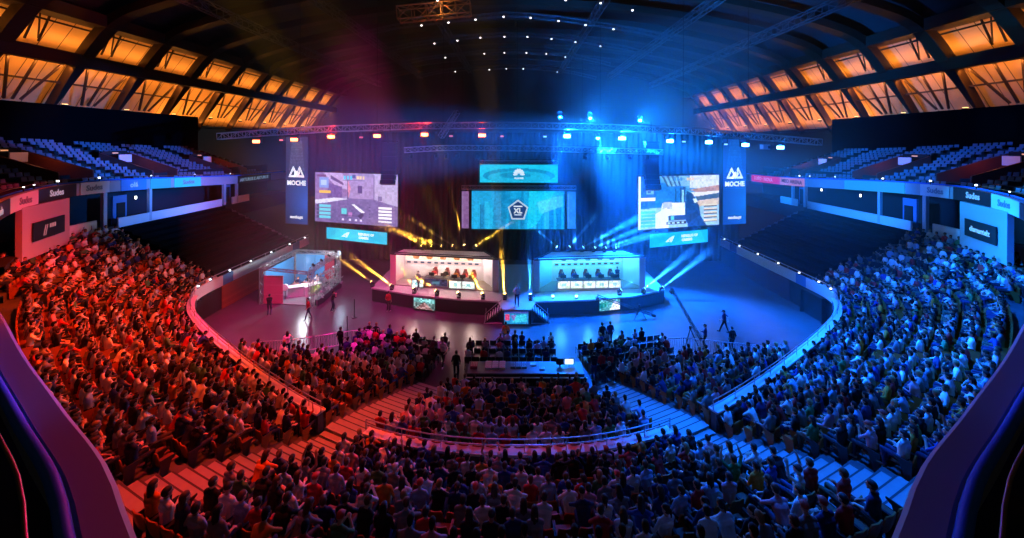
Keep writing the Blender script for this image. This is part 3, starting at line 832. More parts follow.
for i, px in enumerate((411, 436, 446, 457, 478, 490, 503, 523, 539, 556, 585, 607, 630, 648)):
    p = at(px, 153, 37); a = Vector((R.uniform(-.6, .6), R.uniform(-1, -.2), -.8))
    moving_head(p, a, 'small unlit moving head hanging from the inner truss', 'moving heads under the inner truss', hang=True, s=1.15)

# line array speakers
def line_array(px, y0, y1, d, w, label, m, lean):
    top, bot = at(px, y0, d), at(px, y1, d); n = 9; hh = (top.z - bot.z) / n
    t = thing('line_array_speaker', label, 'loudspeaker', tuple(bot))
    for k in range(n):
        f = k / (n - 1); off = -1.1 * max(0, f - .45) ** 2 * 2
        c = Vector((top.x + lean * f, d + off, top.z - hh * (k + .5)))
        M = Matrix.Rotation(-.45 * max(0, f - .4), 3, 'X')
        MB().box(c, (w, .7, hh * .93), M=M).build('cabinet', m, t)
    mb = MB(); mb.box((top.x, d, top.z + .12), (w * 1.05, .9, .16)); mb.tube((top.x, d, top.z + .1), (top.x, d, top.z + 2.2), .03)
    mb.build('rigging_frame', DKSTEEL, t)
line_array(390, 143, 184.5, 38.5, 1.35, 'hanging line array speaker before the red side screen', mat('speaker_black_red', (.05, .04, .045), .6), -.0)
line_array(651, 143, 189, 38.5, 1.35, 'hanging line array speaker before the blue side screen', mat('speaker_black_red', (.05, .04, .045), .6), .0)

# ------------------------------------------------------------------ LED screens
class Canvas:
    """a grid of lit pixels, painted in sRGB"""
    def __init__(s, w, h, c): s.w, s.h = w, h; s.a = np.empty((h, w, 3)); s.a[:] = np.array(c) / 255.; s.yy, s.xx = np.mgrid[0:h, 0:w] + .5
    def rect(s, x0, y0, x1, y1, c, al=1.):
        x0, x1 = int(round(x0 * s.w)), int(round(x1 * s.w)); y0, y1 = int(round(y0 * s.h)), int(round(y1 * s.h))
        x1 = max(x1, x0 + 1); y1 = max(y1, y0 + 1)
        s.a[y0:y1, x0:x1] = s.a[y0:y1, x0:x1] * (1 - al) + np.array(c) / 255. * al
    def poly(s, pts, c, al=1.):
        x, y = s.xx / s.w, s.yy / s.h; ins = np.zeros(x.shape, bool); n = len(pts)
        for i in range(n):
            (x0, y0), (x1, y1) = pts[i], pts[(i + 1) % n]
            cr = (y0 > y) != (y1 > y)
            with np.errstate(divide='ignore', invalid='ignore'):
                ins ^= cr & (x < (x1 - x0) * (y - y0) / ((y1 - y0) or 1e-9) + x0)
        s.a[ins] = s.a[ins] * (1 - al) + np.array(c) / 255. * al
    def ell(s, cx, cy, rx, ry, c, al=1.):
        m = ((s.xx / s.w - cx) / rx) ** 2 + ((s.yy / s.h - cy) / ry) ** 2 < 1
        s.a[m] = s.a[m] * (1 - al) + np.array(c) / 255. * al
    def noise(s, amt, k=5):
        n = NR.random((s.h // k + 2, s.w // k + 2)); n = np.kron(n, np.ones((k, k)))[:s.h, :s.w]
        s.a = np.clip(s.a + (n[..., None] - .5) * amt, 0, 1)
    def build(s, name, bl, br, tl, parent, strength=1., matname=None):
        bl, br, tl = (np.array(v) for v in (bl, br, tl)); ux, uy = (br - bl) / s.w, (tl - bl) / s.h
        gx, gy = np.meshgrid(np.arange(s.w + 1), np.arange(s.h + 1)); V = bl + gx[..., None] * ux + (s.h - gy[..., None]) * uy
        W = s.w + 1; q = (np.arange(s.h)[:, None] * W + np.arange(s.w)).ravel()
        T = np.stack([q + W, q + W + 1, q + 1, q], 1)
        a = s.a.reshape(-1, 3); lin = np.where(a <= .04045, a / 12.92, ((a + .055) / 1.055) ** 2.4)
        me = mesh_np(name, V.reshape(-1, 3), T, lin, [attr_mat(matname or f'led_picture_{strength}', 'col', strength * 1.35, .4)])
        return link(name, me, parent)

def led_screen(bl, br, h, canvas, name, label, cat='screen', strength=1., depth=.25, frame=.12):
    bl, br = Vector(bl), Vector(br); r = (br - bl); r.z = 0; L = r.length; r.normalize(); n = Vector((r.y, -r.x, 0))
    t = thing(name, label, cat, tuple((bl + br) / 2))
    rz = math.atan2(r.y, r.x); c = (bl + br) / 2 + Vector((0, 0, h / 2)) - n * (depth / 2 + .02)
    cb = MB().box(c, (L + 2 * frame, depth, h + 2 * frame), rz).build('cabinet', BLACK, t)
    up = Vector((0, 0, h))
    canvas.build('picture', bl + n * .02, br + n * .02, bl + up + n * .02, cb, strength)
    return t, face_frame((bl + br) / 2 + up / 2 + n * .05, r, (0, 0, 1)), L

# game picture on the red side: a lilac street between plain walls with score bars
c = Canvas(150, 94, (150, 132, 186))
c.poly([(0, 0), (.42, 0), (.42, .45), (0, .62)], (142, 112, 168)); c.poly([(.1, 0), (.34, 0), (.42, .2), (.42, .33), (.28, .3)], (186, 160, 206))
c.poly([(.16, .2), (.34, .28), (.34, .5), (.16, .5)], (110, 84, 150)); c.poly([(.2, .05), (.36, .2), (.36, .25), (.2, .12)], (96, 70, 130))
c.poly([(.42, .12), (.72, .06), (.72, .5), (.42, .5)], (160, 136, 190)); c.poly([(.72, 0), (1, 0), (1, .64), (.72, .54)], (178, 164, 208))
c.rect(.535, .24, .585, .39, (86, 66, 128)); c.rect(.77, .44, .82, .52, (122, 104, 160)); c.rect(.72, .02, .73, .52, (130, 110, 170))
c.poly([(0, .6), (.42, .5), (.72, .5), (1, .62), (1, 1), (0, 1)], (116, 100, 160)); c.poly([(0, .56), (.25, .5), (.44, .51), (.1, .62), (0, .64)], (216, 212, 236))
c.poly([(.12, .8), (.5, .6), (.62, .66), (.5, 1), (.2, 1)], (104, 92, 152)); c.rect(.41, .1, .42, .55, (96, 76, 130)); c.poly([(.41, .12), (.45, .3), (.42, .5)], (210, 130, 160))
c.noise(.09, 4)
c.rect(.055, .1, .175, .31, (128, 150, 214)); c.rect(.075, .15, .15, .26, (176, 196, 236)); c.rect(.055, .36, .2, .42, (240, 188, 70)); c.rect(.03, .04, .14, .09, (110, 60, 110))
for k in range(3): c.rect(.36 + .04 * k, .05, .385 + .04 * k, .13, (70, 190, 226)); c.rect(.52 + .035 * k, .05, .545 + .035 * k, .12, (230, 200, 150))
c.rect(.47, .03, .51, .1, (60, 70, 140)); c.rect(.35, .14, .62, .15, (90, 90, 150))
for k in range(4): c.rect(.055, .65 + .075 * k, .2, .7 + .075 * k, (98, 200, 224)); c.rect(.02, .65 + .075 * k, .05, .7 + .075 * k, (60, 60, 110))
for k in range(5): c.rect(.78, .64 + .065 * k, .93, .68 + .065 * k, (240, 236, 244)); c.rect(.945, .64 + .065 * k, .97, .68 + .065 * k, (130, 110, 160)); c.rect(.67, .65 + .065 * k, .69, .67 + .065 * k, (70, 60, 120))
c.poly([(.46, .62), (.49, .61), (.62, .76), (.585, .79)], (238, 236, 248)); c.poly([(.53, .84), (.59, .77), (.61, .82), (.57, .9)], (60, 50, 100))
c.rect(.33, .7, .4, .82, (90, 200, 214)); c.rect(.42, .78, .47, .86, (180, 120, 190)); c.rect(.31, .84, .6, .855, (60, 50, 110))
for x in (.34, .43, .5, .56): c.rect(x, .9, x + .025, .95, (216, 206, 240))
bl, br = at(315.5, 222, 43), at(398, 227, 40); z0 = 5.42; bl.z = br.z = z0
led_screen(bl, br, 5.52, c, 'led_screen', 'big LED screen showing a lilac game street, above the first blue sponsor strip')
# game picture on the blue side: pale crates between blue walls, tiled roofs in the distance
c = Canvas(150, 94, (70, 150, 205))
c.rect(0, 0, .2, .62, (30, 92, 170)); c.poly([(.2, .1), (.55, .22), (.55, .6), (.2, .6)], (28, 116, 200)); c.poly([(.25, 0), (.6, 0), (.62, .2), (.35, .2)], (120, 176, 206))
for k in range(4): c.poly([(.27 + .06 * k, 0), (.3 + .06 * k, 0), (.36 + .05 * k, .2), (.34 + .05 * k, .2)], (38, 90, 140))
c.rect(.5, .22, .57, .56, (16, 70, 140)); c.rect(.44, .25, .45, .5, (12, 60, 130)); c.rect(.52, .28, .545, .52, (140, 200, 214))
c.poly([(.62, 0), (1, 0), (1, .3), (.62, .24)], (202, 214, 214)); c.poly([(.62, .28), (1, .2), (1, .32), (.7, .33)], (176, 136, 116))
c.poly([(.64, .33), (1, .32), (1, .42), (.68, .42)], (222, 224, 222)); c.poly([(.7, .42), (1, .36), (1, .46), (.72, .5)], (62, 96, 130)); c.poly([(.7, .5), (1, .46), (1, .6), (.72, .62)], (206, 190, 170))
c.poly([(0, .62), (.3, .6), (.6, .62), (1, .6), (1, 1), (0, 1)], (150, 196, 220)); c.poly([(.28, .52), (.56, .52), (.56, .78), (.26, .78)], (226, 232, 232)); c.poly([(.3, .5), (.4, .5), (.4, .64), (.28, .64)], (176, 186, 196))
c.poly([(.2, .72), (.34, .6), (.36, 1), (.2, 1)], (224, 236, 240)); c.poly([(.58, .3), (.66, .36), (.74, .6), (.76, .8), (.84, 1), (.6, 1), (.56, .7)], (18, 66, 122))
c.poly([(.66, .46), (.7, .45), (.72, .52), (.68, .55)], (210, 226, 230)); c.poly([(.55, .8), (.72, .7), (.74, .78), (.6, .95)], (24, 50, 96))
c.noise(.12, 4)
c.rect(0, 0, .025, 1, (226, 244, 246)); c.rect(.03, .4, .2, .47, (236, 240, 226)); c.rect(.09, .26, .18, .34, (126, 180, 214)); c.rect(.11, .28, .15, .32, (40, 90, 150))
for k in range(3): c.rect(.42 + .04 * k, .03, .445 + .04 * k, .1, (40, 130, 190)); c.rect(.58 + .035 * k, .04, .605 + .035 * k, .1, (220, 196, 150))
for k in range(5): c.rect(.03, .66 + .065 * k, .2, .7 + .065 * k, (60, 184, 214)); c.rect(.8, .57 + .075 * k, .97, .61 + .075 * k, (226, 214, 186)); c.rect(.8, .61 + .075 * k, .97, .63 + .075 * k, (50, 60, 90))
c.rect(.36, .77, .62, .86, (28, 60, 110)); c.rect(.39, .78, .43, .85, (90, 210, 230)); c.rect(.33, .88, .58, .94, (24, 40, 80))
for x in (.35, .4, .46, .52): c.rect(x, .89, x + .03, .93, (190, 220, 235))
bl, br = at(638.5, 229, 40), at(719, 224.5, 43); bl.z = br.z = 5.2
led_screen(bl, br, 5.62, c, 'led_screen', 'big LED screen showing pale crates and blue walls, above the second blue sponsor strip')

# sponsor strips under the side screens
WLED = mat('led_white', (.9, .95, 1), emit=(.9, .97, 1), estr=1.1)
def sponsor_strip(a, b, ztop, h, label):
    c = Canvas(120, 26, (18, 176, 214))
    for k in range(14): c.poly([(R.random(), 0), (R.random(), 0), (R.random(), 1), (R.random(), 1)], R.choice([(30, 200, 226), (8, 150, 205), (20, 170, 220), (60, 214, 234)]), .35)
    bl, br = at(*a, a_d[0]), at(*b, a_d[1]); bl.z = br.z = ztop - h
    t, M, L = led_screen(bl, br, h, c, 'sponsor_strip', label, 'screen', 1., .15, .05)
    S = M @ Matrix.Translation((-L * .5 + L * .33, 0, 0)) @ Matrix.Scale(h * .42, 4)
    sw = [[(-1, -.45), (-.2, .15), (.75, .62), (.45, .42), (-.05, .1), (-.35, -.2), (-.05, -.42)],
          [(-.25, -.12), (.35, .28), (1.05, .62), (.75, .1), (.35, -.55), (-.05, -.5), (.25, -.35), (.5, .05), (.15, .0)],
          [(.0, -.2), (.2, -.05), (.42, .12), (.25, -.28), (.08, -.32)]]
    poly_obj(sw, WLED, S, 'logo', t)
    text_obj('REPUBLIC OF', h * .27, WLED, M @ Matrix.Translation((L * .17, h * .15, 0)), 'lettering', t, .008)
    text_obj('GAMERS', h * .27, WLED, M @ Matrix.Translation((L * .17 - h * .26, -h * .15, 0)), 'lettering', t, .008)
a_d = (42.8, 40.2); sponsor_strip((327, 238), (387.5, 245), 4.78, 1.28, 'cyan sponsor LED strip under the screen with the lilac street')
a_d = (40.2, 42.8); sponsor_strip((650, 246), (708, 240), 4.7, 1.42, 'cyan sponsor LED strip under the screen with the pale crates')

# tall banners with the double peak emblem
def banner(x0, x1, d0, d1, label, cols):
    a, b = at(x0, 224, d0), at(x1, 224, d1); zt = at(x0, 138, d0).z; zb = at(x0, 224, d0).z
    c = Canvas(40, 130, cols[0])
    for k in range(130):
        f = k / 129
        c.a[k, :] = np.array(cols[0]) / 255 * (1 - f) + np.array(cols[1]) / 255 * f
    for k in range(22):
        for q in range(10): c.ell(.5 + (q - 4.5) * .075 * (.55 + .02 * k), .02 + .017 * k, .02, .006, cols[3], .8)
    gl = np.clip(1.15 - np.hypot((c.xx / c.w - 1.05) * .9, (c.yy / c.h - .76) * 2.6), 0, 1)[..., None] * .85
    c.a = c.a * (1 - gl) + np.array(cols[2]) / 255 * gl
    a.z = b.z = zb
    t, M, L = led_screen(a, b, zt - zb, c, 'hanging_banner', label, 'banner', 1., .12, .04)
    hh = zt - zb; S = M @ Matrix.Translation((0, hh * .1, 0)) @ Matrix.Scale(L * .36, 4)
    m = [[(-1, -.55), (-.4, .6), (-.05, -.02), (.0, -.1), (.12, -.32), (-.08, -.32), (-.4, .22), (-.72, -.36), (-.3, -.36), (-.2, -.55)],
         [(1, -.55), (.4, .6), (.22, .28), (.32, .06), (.42, .24), (.74, -.36), (.36, -.36), (.26, -.55)],
         [(-.42, -.55), (-.08, .1), (.0, .0), (.1, .18), (.2, .0), (-.1, -.55)], [(-.05, -.55), (.36, .12), (.46, -.08), (.2, -.55)]]
    poly_obj(m, WLED, S, 'emblem', t)
    text_obj('MOCHE', L * .24, WLED, M @ Matrix.Translation((0, hh * -.03, 0)), 'lettering', t, .008)
    text_obj('moche.pt', L * .15, WLED, M @ Matrix.Translation((0, hh * -.42, 0)), 'small_lettering', t, .008)
banner(286, 308, 44.4, 43.6, 'tall hanging banner with white double peak emblem beside the lilac street screen', [(52, 50, 74), (12, 30, 66), (20, 90, 190), (110, 108, 130)])
banner(723, 746, 43.6, 44.4, 'tall hanging banner with white double peak emblem beside the pale crates screen', [(8, 62, 150), (6, 64, 160), (16, 110, 214), (20, 100, 190)])

# middle screens
c = Canvas(150, 66, (12, 150, 206))
for k in range(46):
    x = R.random(); wd = R.uniform(.01, .05); c.rect(x, R.uniform(0, .5), min(1, x + wd), 1, R.choice([(30, 176, 222), (8, 128, 190), (50, 190, 228), (4, 104, 164)]), .55)
c.poly([(.62, 0), (.9, 0), (.7, .9), (.6, 1)], (20, 200, 226), .7); c.poly([(.25, 0), (.42, 0), (.36, 1), (.22, 1)], (10, 120, 176), .6); c.rect(.4, .2, .5, 1, (6, 96, 150), .5)
c.poly([(.7, .3), (.98, .1), (.98, .4), (.75, .6)], (110, 214, 236), .5); c.noise(.1, 3)
t, M, L = led_screen(at(472, 229, 43), at(564.5, 229, 43), 4.3, c, 'stage_screen', 'wide cyan middle screen with a dark blue shield emblem')
pent = lambda s: [(s * math.sin(a), s * math.cos(a) * 1.02) for a in [2 * PI * k / 5 for k in range(5)]]
S = M @ Matrix.Translation((0, -.05, 0))
poly_obj([pent(1.22)], mat('emblem_silver', (.7, .75, .8), emit=(.6, .75, .85), estr=.9), S, 'shield_rim', t, .02)
poly_obj([pent(1.02)], mat('emblem_navy', (.01, .04, .15), emit=(.008, .06, .22), estr=.8), S @ Matrix.Translation((0, 0, .025)), 'shield', t, .02)
text_obj('XL', .78, WLED, S @ Matrix.Translation((0, -.05, .05)), 'lettering', t, .012)
poly_obj([[(-.5, .42), (.5, .42), (.5, .54), (-.5, .54)], [(-.4, -.52), (.4, -.52), (.4, -.44), (-.4, -.44)]], WLED, S @ Matrix.Translation((0, 0, .05)), 'bar', t, .012)
mb = truss(MB(), at(462, 187.5, 43.1), at(576, 187.5, 43.1), .5, .42, .5, .04, .022); mb.build('header_truss', STEEL, t)
for (x0, x1, col, nm_) in ((462, 469, (134, 96, 150), 'pinkish'), (567.5, 576, (38, 128, 206), 'bluish')):
    c = Canvas(10, 44, col); c.noise(.1, 3); c.rect(.1, .05, .2, .95, (200, 190, 220), .35)
    led_screen(at(x0, 228.5, 43), at(x1, 228.5, 43), 4.2, c, 'side_column_screen', f'narrow {nm_} LED column beside the middle screen', 'screen', .8, .2, .04)
c = Canvas(120, 30, (20, 184, 220)); c.ell(.5, .62, .46, .42, (6, 120, 176), .8); c.ell(.5, .72, .4, .36, (24, 170, 210), .9); c.ell(.45, .6, .2, .16, (4, 110, 166), .6); c.noise(.07, 3)
t, M, L = led_screen(at(480, 182.5, 42), at(558, 182.5, 42), 1.98, c, 'upper_stage_screen', 'smaller cyan screen with a white petal emblem above the middle screen')
pet = []
for k in range(8):
    a = math.radians(-82 + 164 * k / 7); r1, r2 = .13, .66 + .1 * math.sin(k * PI / 7)
    f = lambda r, q: (r * math.sin(a + q), r * math.cos(a + q) - .3)
    pet.append([f(r1, 0), f(r2 * .6, -.17), f(r2 * .88, -.16), f(r2, -.02), f(r2 * .88, .12), f(r2 * .6, .15)])
poly_obj(pet, WLED, M @ Matrix.Translation((.0, .12, 0)), 'petal_emblem', t)
text_obj('HUAWEI', .26, WLED, M @ Matrix.Translation((0, -.52, 0)), 'lettering', t, .008)
truss(MB(), at(480, 162.5, 42), at(558, 162.5, 42), .4, .4, .5, .035, .02).build('header_truss', STEEL, t)
for px in (450, 462, 517, 570, 582):
    a = at(px, 187 if px not in (517,) else 161, 43); o = MB().tube(a, (a.x, a.y, 24), .018, 4).build('screen_cable', DKSTEEL)
    o['label'] = 'thin hanging cable of the middle screens'; o['category'] = 'cable'; o['group'] = 'cables of the middle screens'

# ------------------------------------------------------------------ stage
DZ = 1.2
DECK = mat('stage_deck', (.42, .41, .42), .5, noise=.1, nscale=2); SKIRT = mat('stage_skirt_black', (.01, .01, .012), .6)
sp = [(-12.8, 34.2), (-8.5, 32.6), (-4.5, 31.7), (-1.2, 31.35), (1.7, 31.35), (6, 31.7), (10, 32.5), (13.4, 34), (13.4, 41), (-12.8, 41)]
t = thing('stage', 'low black-fronted stage with pale deck carrying both player booths', 'stage', (0, 36, 0))
MB().prism(sp, 0, DZ - .12).build('skirt', SKIRT, t)
c0 = Vector((.2, 36)); MB().prism([tuple(c0 + (Vector(p) - c0) * 1.006) for p in sp], DZ - .12, DZ).build('deck', DECK, t)
# middle thrust with monitor, side stairs
t = thing('stage_thrust', 'small stage thrust in the middle with a screen on its front', 'platform', (.2, 30.6, 0))
MB().prism([(-.9, 29.8), (1.3, 29.8), (1.75, 31.3), (-1.35, 31.3)], 0, DZ - .1).build('skirt', SKIRT, t)
MB().prism([(-.92, 29.78), (1.32, 29.78), (1.77, 31.3), (-1.37, 31.3)], DZ - .1, DZ + .002).build('deck', DECK, t)
c = Canvas(60, 34, (30, 130, 190)); c.rect(0, 0, 1, .16, (60, 70, 150)); c.rect(.04, .2, .22, .7, (200, 60, 110)); c.poly([(.3, .9), (.5, .3), (.9, .2), (.95, .8)], (60, 200, 220), .8); c.poly([(.25, .3), (.5, .25), (.4, .8)], (150, 90, 170), .7); c.noise(.15, 3)
def monitor(a, b, d0, d1, zb, zt, canvas, label, name='stage_monitor'):
    a, b = at(*a, d0), at(*b, d1); a.z = b.z = zb
    return led_screen(a, b, zt - zb, canvas, name, label, 'screen', 1., .08, .03)
monitor((505, 322), (529, 322), 29.7, 29.7, .12, 1.08, c, 'screen on the front of the middle stage thrust')
c = Canvas(50, 30, (90, 120, 120)); c.rect(0, 0, 1, .4, (120, 190, 190)); c.poly([(.1, 1), (.5, .3), (.9, 1)], (150, 110, 110)); c.noise(.5, 4)
monitor((414.5, 310), (435.5, 311.5), 32.35, 31.85, .2, 1.1, c, 'small screen on the stage front below the yellow-lit booth')
c = Canvas(50, 30, (90, 170, 170)); c.poly([(0, .3), (.5, .2), (.3, .7), (0, .8)], (20, 130, 110)); c.poly([(.5, 1), (.7, .2), (.95, .3), (1, 1)], (220, 236, 236)); c.noise(.4, 4)
monitor((600, 311.5), (620.5, 310), 31.85, 32.3, .2, 1.1, c, 'small screen on the stage front below the blue-lit booth')
for sgn, side in ((-1, 'red'), (1, 'blue')):
    t = thing('stage_stairs', f'open stairs with white step edges leading down from the stage, {side} side', 'stairs', (.2 + sgn * 1.8, 30.6, 0))
    n = 7
    for k in range(n):
        x = .2 + sgn * (1.1 + .2 * k); z = DZ - .16 * (k + 1) + .04
        MB().box((x + sgn * .1, 30.55, z), (.27, 1.1, .05)).build('tread', DKSTEEL, t)
        MB().box((x + sgn * .23, 30.55, z + .015), (.05, 1.12, .09)).build('step_edge', mat('step_edge_white', (.8, .8, .78), .5), t)
    for y in (30.02, 31.08):
        a, b = Vector((.2 + sgn * 1.0, y, DZ - .05)), Vector((.2 + sgn * 2.5, y, .03))
        MB().tube(a, b, .045, 4).build('stringer', DKSTEEL, t)
    MB().box((.2 + sgn * 1.75, 30.0, .02), (1.7, .06, .04)).build('floor_strip', mat('step_edge_white', (.8, .8, .78)), t)
    mb = MB(); x = .2 + sgn * 2.52
    for y in (30.02, 31.08): mb.tube((x, y, 0), (x, y, .75), .022)
    mb.tube((x, 30.02, .74), (x - sgn * 1.4, 30.02, DZ + .75), .022).build('handrail', STEEL, t)

# ------------------------------------------------------------------ player booths
def booth(FL, FR, BL, BR, names, cols, label, side):
    z0, z1 = DZ, 4.0
    t = thing('player_booth', label, 'booth', (*((Vector(FL) + Vector(FR)) / 2), DZ))
    FL, FR, BL, BR = map(Vector, (FL, FR, BL, BR))
    MB().prism([FL, FR, BR, BL], z0, z0 + .06).build('platform', mat('booth_floor', (.3, .27, .25), .6), t)
    pw = mat(cols[0] + '_booth_wall', cols[1], .5); pw2 = mat('booth_wall_white', (.75, .75, .78), .5)
    def wall(a, b, m, nm, th=.1, za=z0, zb=z1):
        d = (b - a).normalized(); n = Vector((-d.y, d.x)) * th
        MB().prism([a, b, b + n, a + n], za, zb).build(nm, m, t)
    wall(BL, BR, pw2, 'back_wall')
    d = (FR - FL).normalized()
    wall(FL, BL, pw, 'side_wall'); wall(BR, FR, pw2, 'side_wall')
    wall(FL - d * .0, FL + d * .5, pw, 'front_cheek', .06); wall(FR - d * .5, FR, pw2, 'front_cheek', .06)
    mb = MB(); mb.prism([FL + Vector((.1, .15)), FR + Vector((-.1, .15)), BR, BL], z1 - .03, z1).build('roof_panel', fabric('booth_roof_fabric', (.8, .78, .78)), t)
    for a, b in ((FL, FR), (FL, BL), (FR, BR), (BL, BR)):
        MB().tube((*a, z1 + .06), (*b, z1 + .06), .07, 4).build('roof_beam', DKSTEEL, t)
    o1, o2 = FL.lerp(BL, .3), FR.lerp(BR, .3); MB().tube((*o1, z1 + .05), (*o2, z1 + .05), .05, 4).build('roof_beam', DKSTEEL, t)
    # picture band over the players, name strip beneath
    a, b = BL.lerp(BR, .03), BL.lerp(BR, .97); n = Vector((d.y, -d.x)) * .08
    a, b = a + n, b + n
    c = Canvas(150, 26, cols[2])
    for k in range(5):
        x = .14 + .18 * k
        c.ell(x, .5, .035, .3, cols[3]); c.poly([(x - .05, .3), (x - .02, .55), (x, .2), (x + .02, .55), (x + .05, .3), (x + .04, .8), (x - .04, .8)], cols[3]); c.rect(x - .03, .82, x + .03, .9, cols[4])
    c.noise(.12, 4); zb = 3.05
    c.build('picture_band', (*a, zb), (*b, zb), (*a, zb + .85), t, 1.)
    c = Canvas(120, 8, cols[5])
    for k in range(11): c.rect(.02 + .09 * k, .2, .07 + .09 * k, .8, (18, 30, 70))
    c.build('name_strip', (*a, 2.66), (*b, 2.66), (*a, 2.98), t, 1.)
    cc = (FL + FR + BL + BR) / 4
    for f in (.2, .5, .8):
        q = FL.lerp(FR, f).lerp(BL.lerp(BR, f), .45)
        lamp('POINT', 'booth_ceiling_light', (*q, 3.6), cols[6], cols[7], size=.3)
        MB().box((*q, 3.86), (1.6, .12, .06), math.atan2(d.y, d.x)).build('ceiling_lamp', mat('booth_lamp_' + cols[0], (.9, .9, .9), emit=cols[6], estr=3), t)
booth((-11.35, 34.9), (-1.45, 33.3), (-10.7, 36.7), (-2.9, 35.9), None, ('pink', (.8, .42, .48), (250, 224, 196), (196, 110, 40), (150, 90, 40), (206, 178, 176), (1, .7, .62), 250),
      'white player booth with open front, crest pictures and yellow beams on its roof', 'red')
booth((1.7, 33.2), (11.75, 34.3), (3.5, 35.9), (10.4, 36.5), None, ('cyan', (.35, .7, .85), (120, 226, 226), (30, 140, 170), (20, 90, 130), (90, 200, 226), (.08, .6, 1), 260),
      'cyan player booth with open front, crest pictures and blue beams on its roof', 'blue')

def desk(a, b, d0, d1, label, panels, pm):
    a, b = at(*a, d0), at(*b, d1); a.z = b.z = DZ + .06; r = (b - a); L = r.length; r.normalize(); rz = math.atan2(r.y, r.x); n = Vector((-r.y, r.x, 0))
    c = (a + b) / 2
    t = thing('player_desk', label, 'desk', tuple(c))
    MB().box(c + n * .35 + Vector((0, 0, .74)), (L, .75, .05), rz).build('table_top', mat('desk_top_dark', (.04, .04, .05), .4), t)
    for k in range(panels):
        p = a.lerp(b, (k + .5) / panels)
        cv = Canvas(24, 14, pm); cv.noise(.35, 3); cv.rect(.35, .25, .65, .75, (60, 160, 170), .5)
        w2 = L / panels * .46
        q0, q1 = p - r * w2 - n * .03, p + r * w2 - n * .03
        fp_ = MB().box(p + Vector((0, 0, .37)), (L / panels * .96, .05, .7), rz).build('front_panel', WHITE, t)
        cv.build('panel_picture', q0 + Vector((0, 0, .06)), q1 + Vector((0, 0, .06)), q0 + Vector((0, 0, .68)), fp_, 1.)
    for s in (.02, .98):
        p = a.lerp(b, s); MB().box(p + n * .35 + Vector((0, 0, .36)), (.06, .7, .72), rz).build('leg', DKSTEEL, t)
    return a, b, r, n, rz
DESKS = [desk((449.5, 289.5), (475.5, 290.5), 33.95, 33.7, 'player desk with pale lit front panel in the crest booth', 2, (226, 244, 236)),
         desk((424.5, 287.5), (449, 289.2), 34.6, 34.2, 'dark player desk beside the pale lit one in the crest booth', 1, (26, 36, 70)),
         desk((412, 287), (424, 287), 34.2, 34.1, 'small white lectern desk at the pink end of the crest booth', 1, (210, 236, 236)),
         desk((558, 290), (621.5, 288.5), 33.9, 34.2, 'long player desk with five pale panels in the cyan booth', 5, (220, 244, 226))]
def monitor_on(p, rz, label):
    t = thing('desk_monitor', label, 'monitor', tuple(p), 'monitors on the player desks')
    MB().box(p + Vector((0, 0, .24)), (.52, .04, .3), rz).build('display', PLAST, t)
    MB().box(p + Vector((0, 0, .05)), (.06, .05, .12), rz).build('neck', PLAST, t)
    MB().box(p + Vector((0, 0, .008)), (.22, .16, .015), rz).build('foot', PLAST, t)
for di, ks in ((0, 3), (1, 2), (3, 5)):
    a, b, r, n, rz = DESKS[di]
    for k in range(ks):
        monitor_on(a.lerp(b, (k + .5) / ks) + n * .3 + Vector((0, 0, .765)), rz, 'black computer monitor on a player desk in a booth')

# ------------------------------------------------------------------ analyst set on the red side
t = thing('analyst_set', 'square truss frame with blue and red panels around the analyst desk', 'truss set', (-20, 36, 0))
c4 = [Vector((-22.3, 33.6, 0)), Vector((-17.6, 32.9, 0)), Vector((-17.6, 38.0, 0)), Vector((-22.3, 38.6, 0))]
for p in (c4[0], c4[1], c4[2], c4[3]):
    truss(MB(), p, p + Vector((0, 0, 3.2)), .32, .32, .4, .03, .016).build('post', STEEL, t)
for k in range(4):
    if k == 0: continue
    truss(MB(), c4[k] + Vector((0, 0, 3.2)), c4[(k + 1) % 4] + Vector((0, 0, 3.2)), .32, .32, .45, .03, .016).build('top_truss', STEEL, t)
truss(MB(), c4[0] + Vector((0, 0, 3.1)), c4[1] + Vector((0, 0, 2.9)), .2, .2, .5, .02, .012).build('top_truss', mat('truss_dark_red', (.25, .06, .1), .5, .5), t)
for x in (-21.7, -20.7, -19.7): MB().box((x, 38.5, 1.65), (.96, .08, 2.9)).build('blue_panel', mat('set_blue', (.04, .3, .62), .5), t)
for x in (-18.7,): MB().box((x, 38.45, 1.65), (.96, .08, 2.9)).build('red_panel', mat('set_red', (.35, .02, .05), .5), t)
for k in range(3): MB().box((-21.25, 33.5, .45 + .82 * k), (1.7, .06, .8)).build('pink_panel', mat('set_pink', (.75, .25, .3), .5), t)
MB().box((-22.25, 36, 1.5), (.06, 4.6, 2.6)).build('side_panel', mat('set_blue', (.04, .3, .62)), t)
MB().prism([(-22, 33.6), (-17.7, 33.1), (-17.8, 37.9), (-22, 38.3)], 0.005, .06).build('carpet', mat('set_carpet_grey', (.2, .2, .23), .8), t)
FOL = fabric('pale_foliage', (.4, .55, .52))
t = thing('plant_wall', 'low wall of pale foliage on the stage side of the analyst set', 'plant wall', (-17.2, 35.3, 0))
mb = MB()
for y in (33.1, 35.3, 37.5): mb.tube((-17.2, y, 0), (-17.2, y, 2.6), .03)
for z in (.15, 1.3, 2.5): mb.tube((-17.2, 33.1, z), (-17.2, 37.5, z), .02)
mb.build('frame', STEEL, t)
MB().box((-17.2, 35.3, .3), (.3, 4.4, .5)).build('planter', mat('plant_wall_frame', (.05, .07, .09), .6), t)
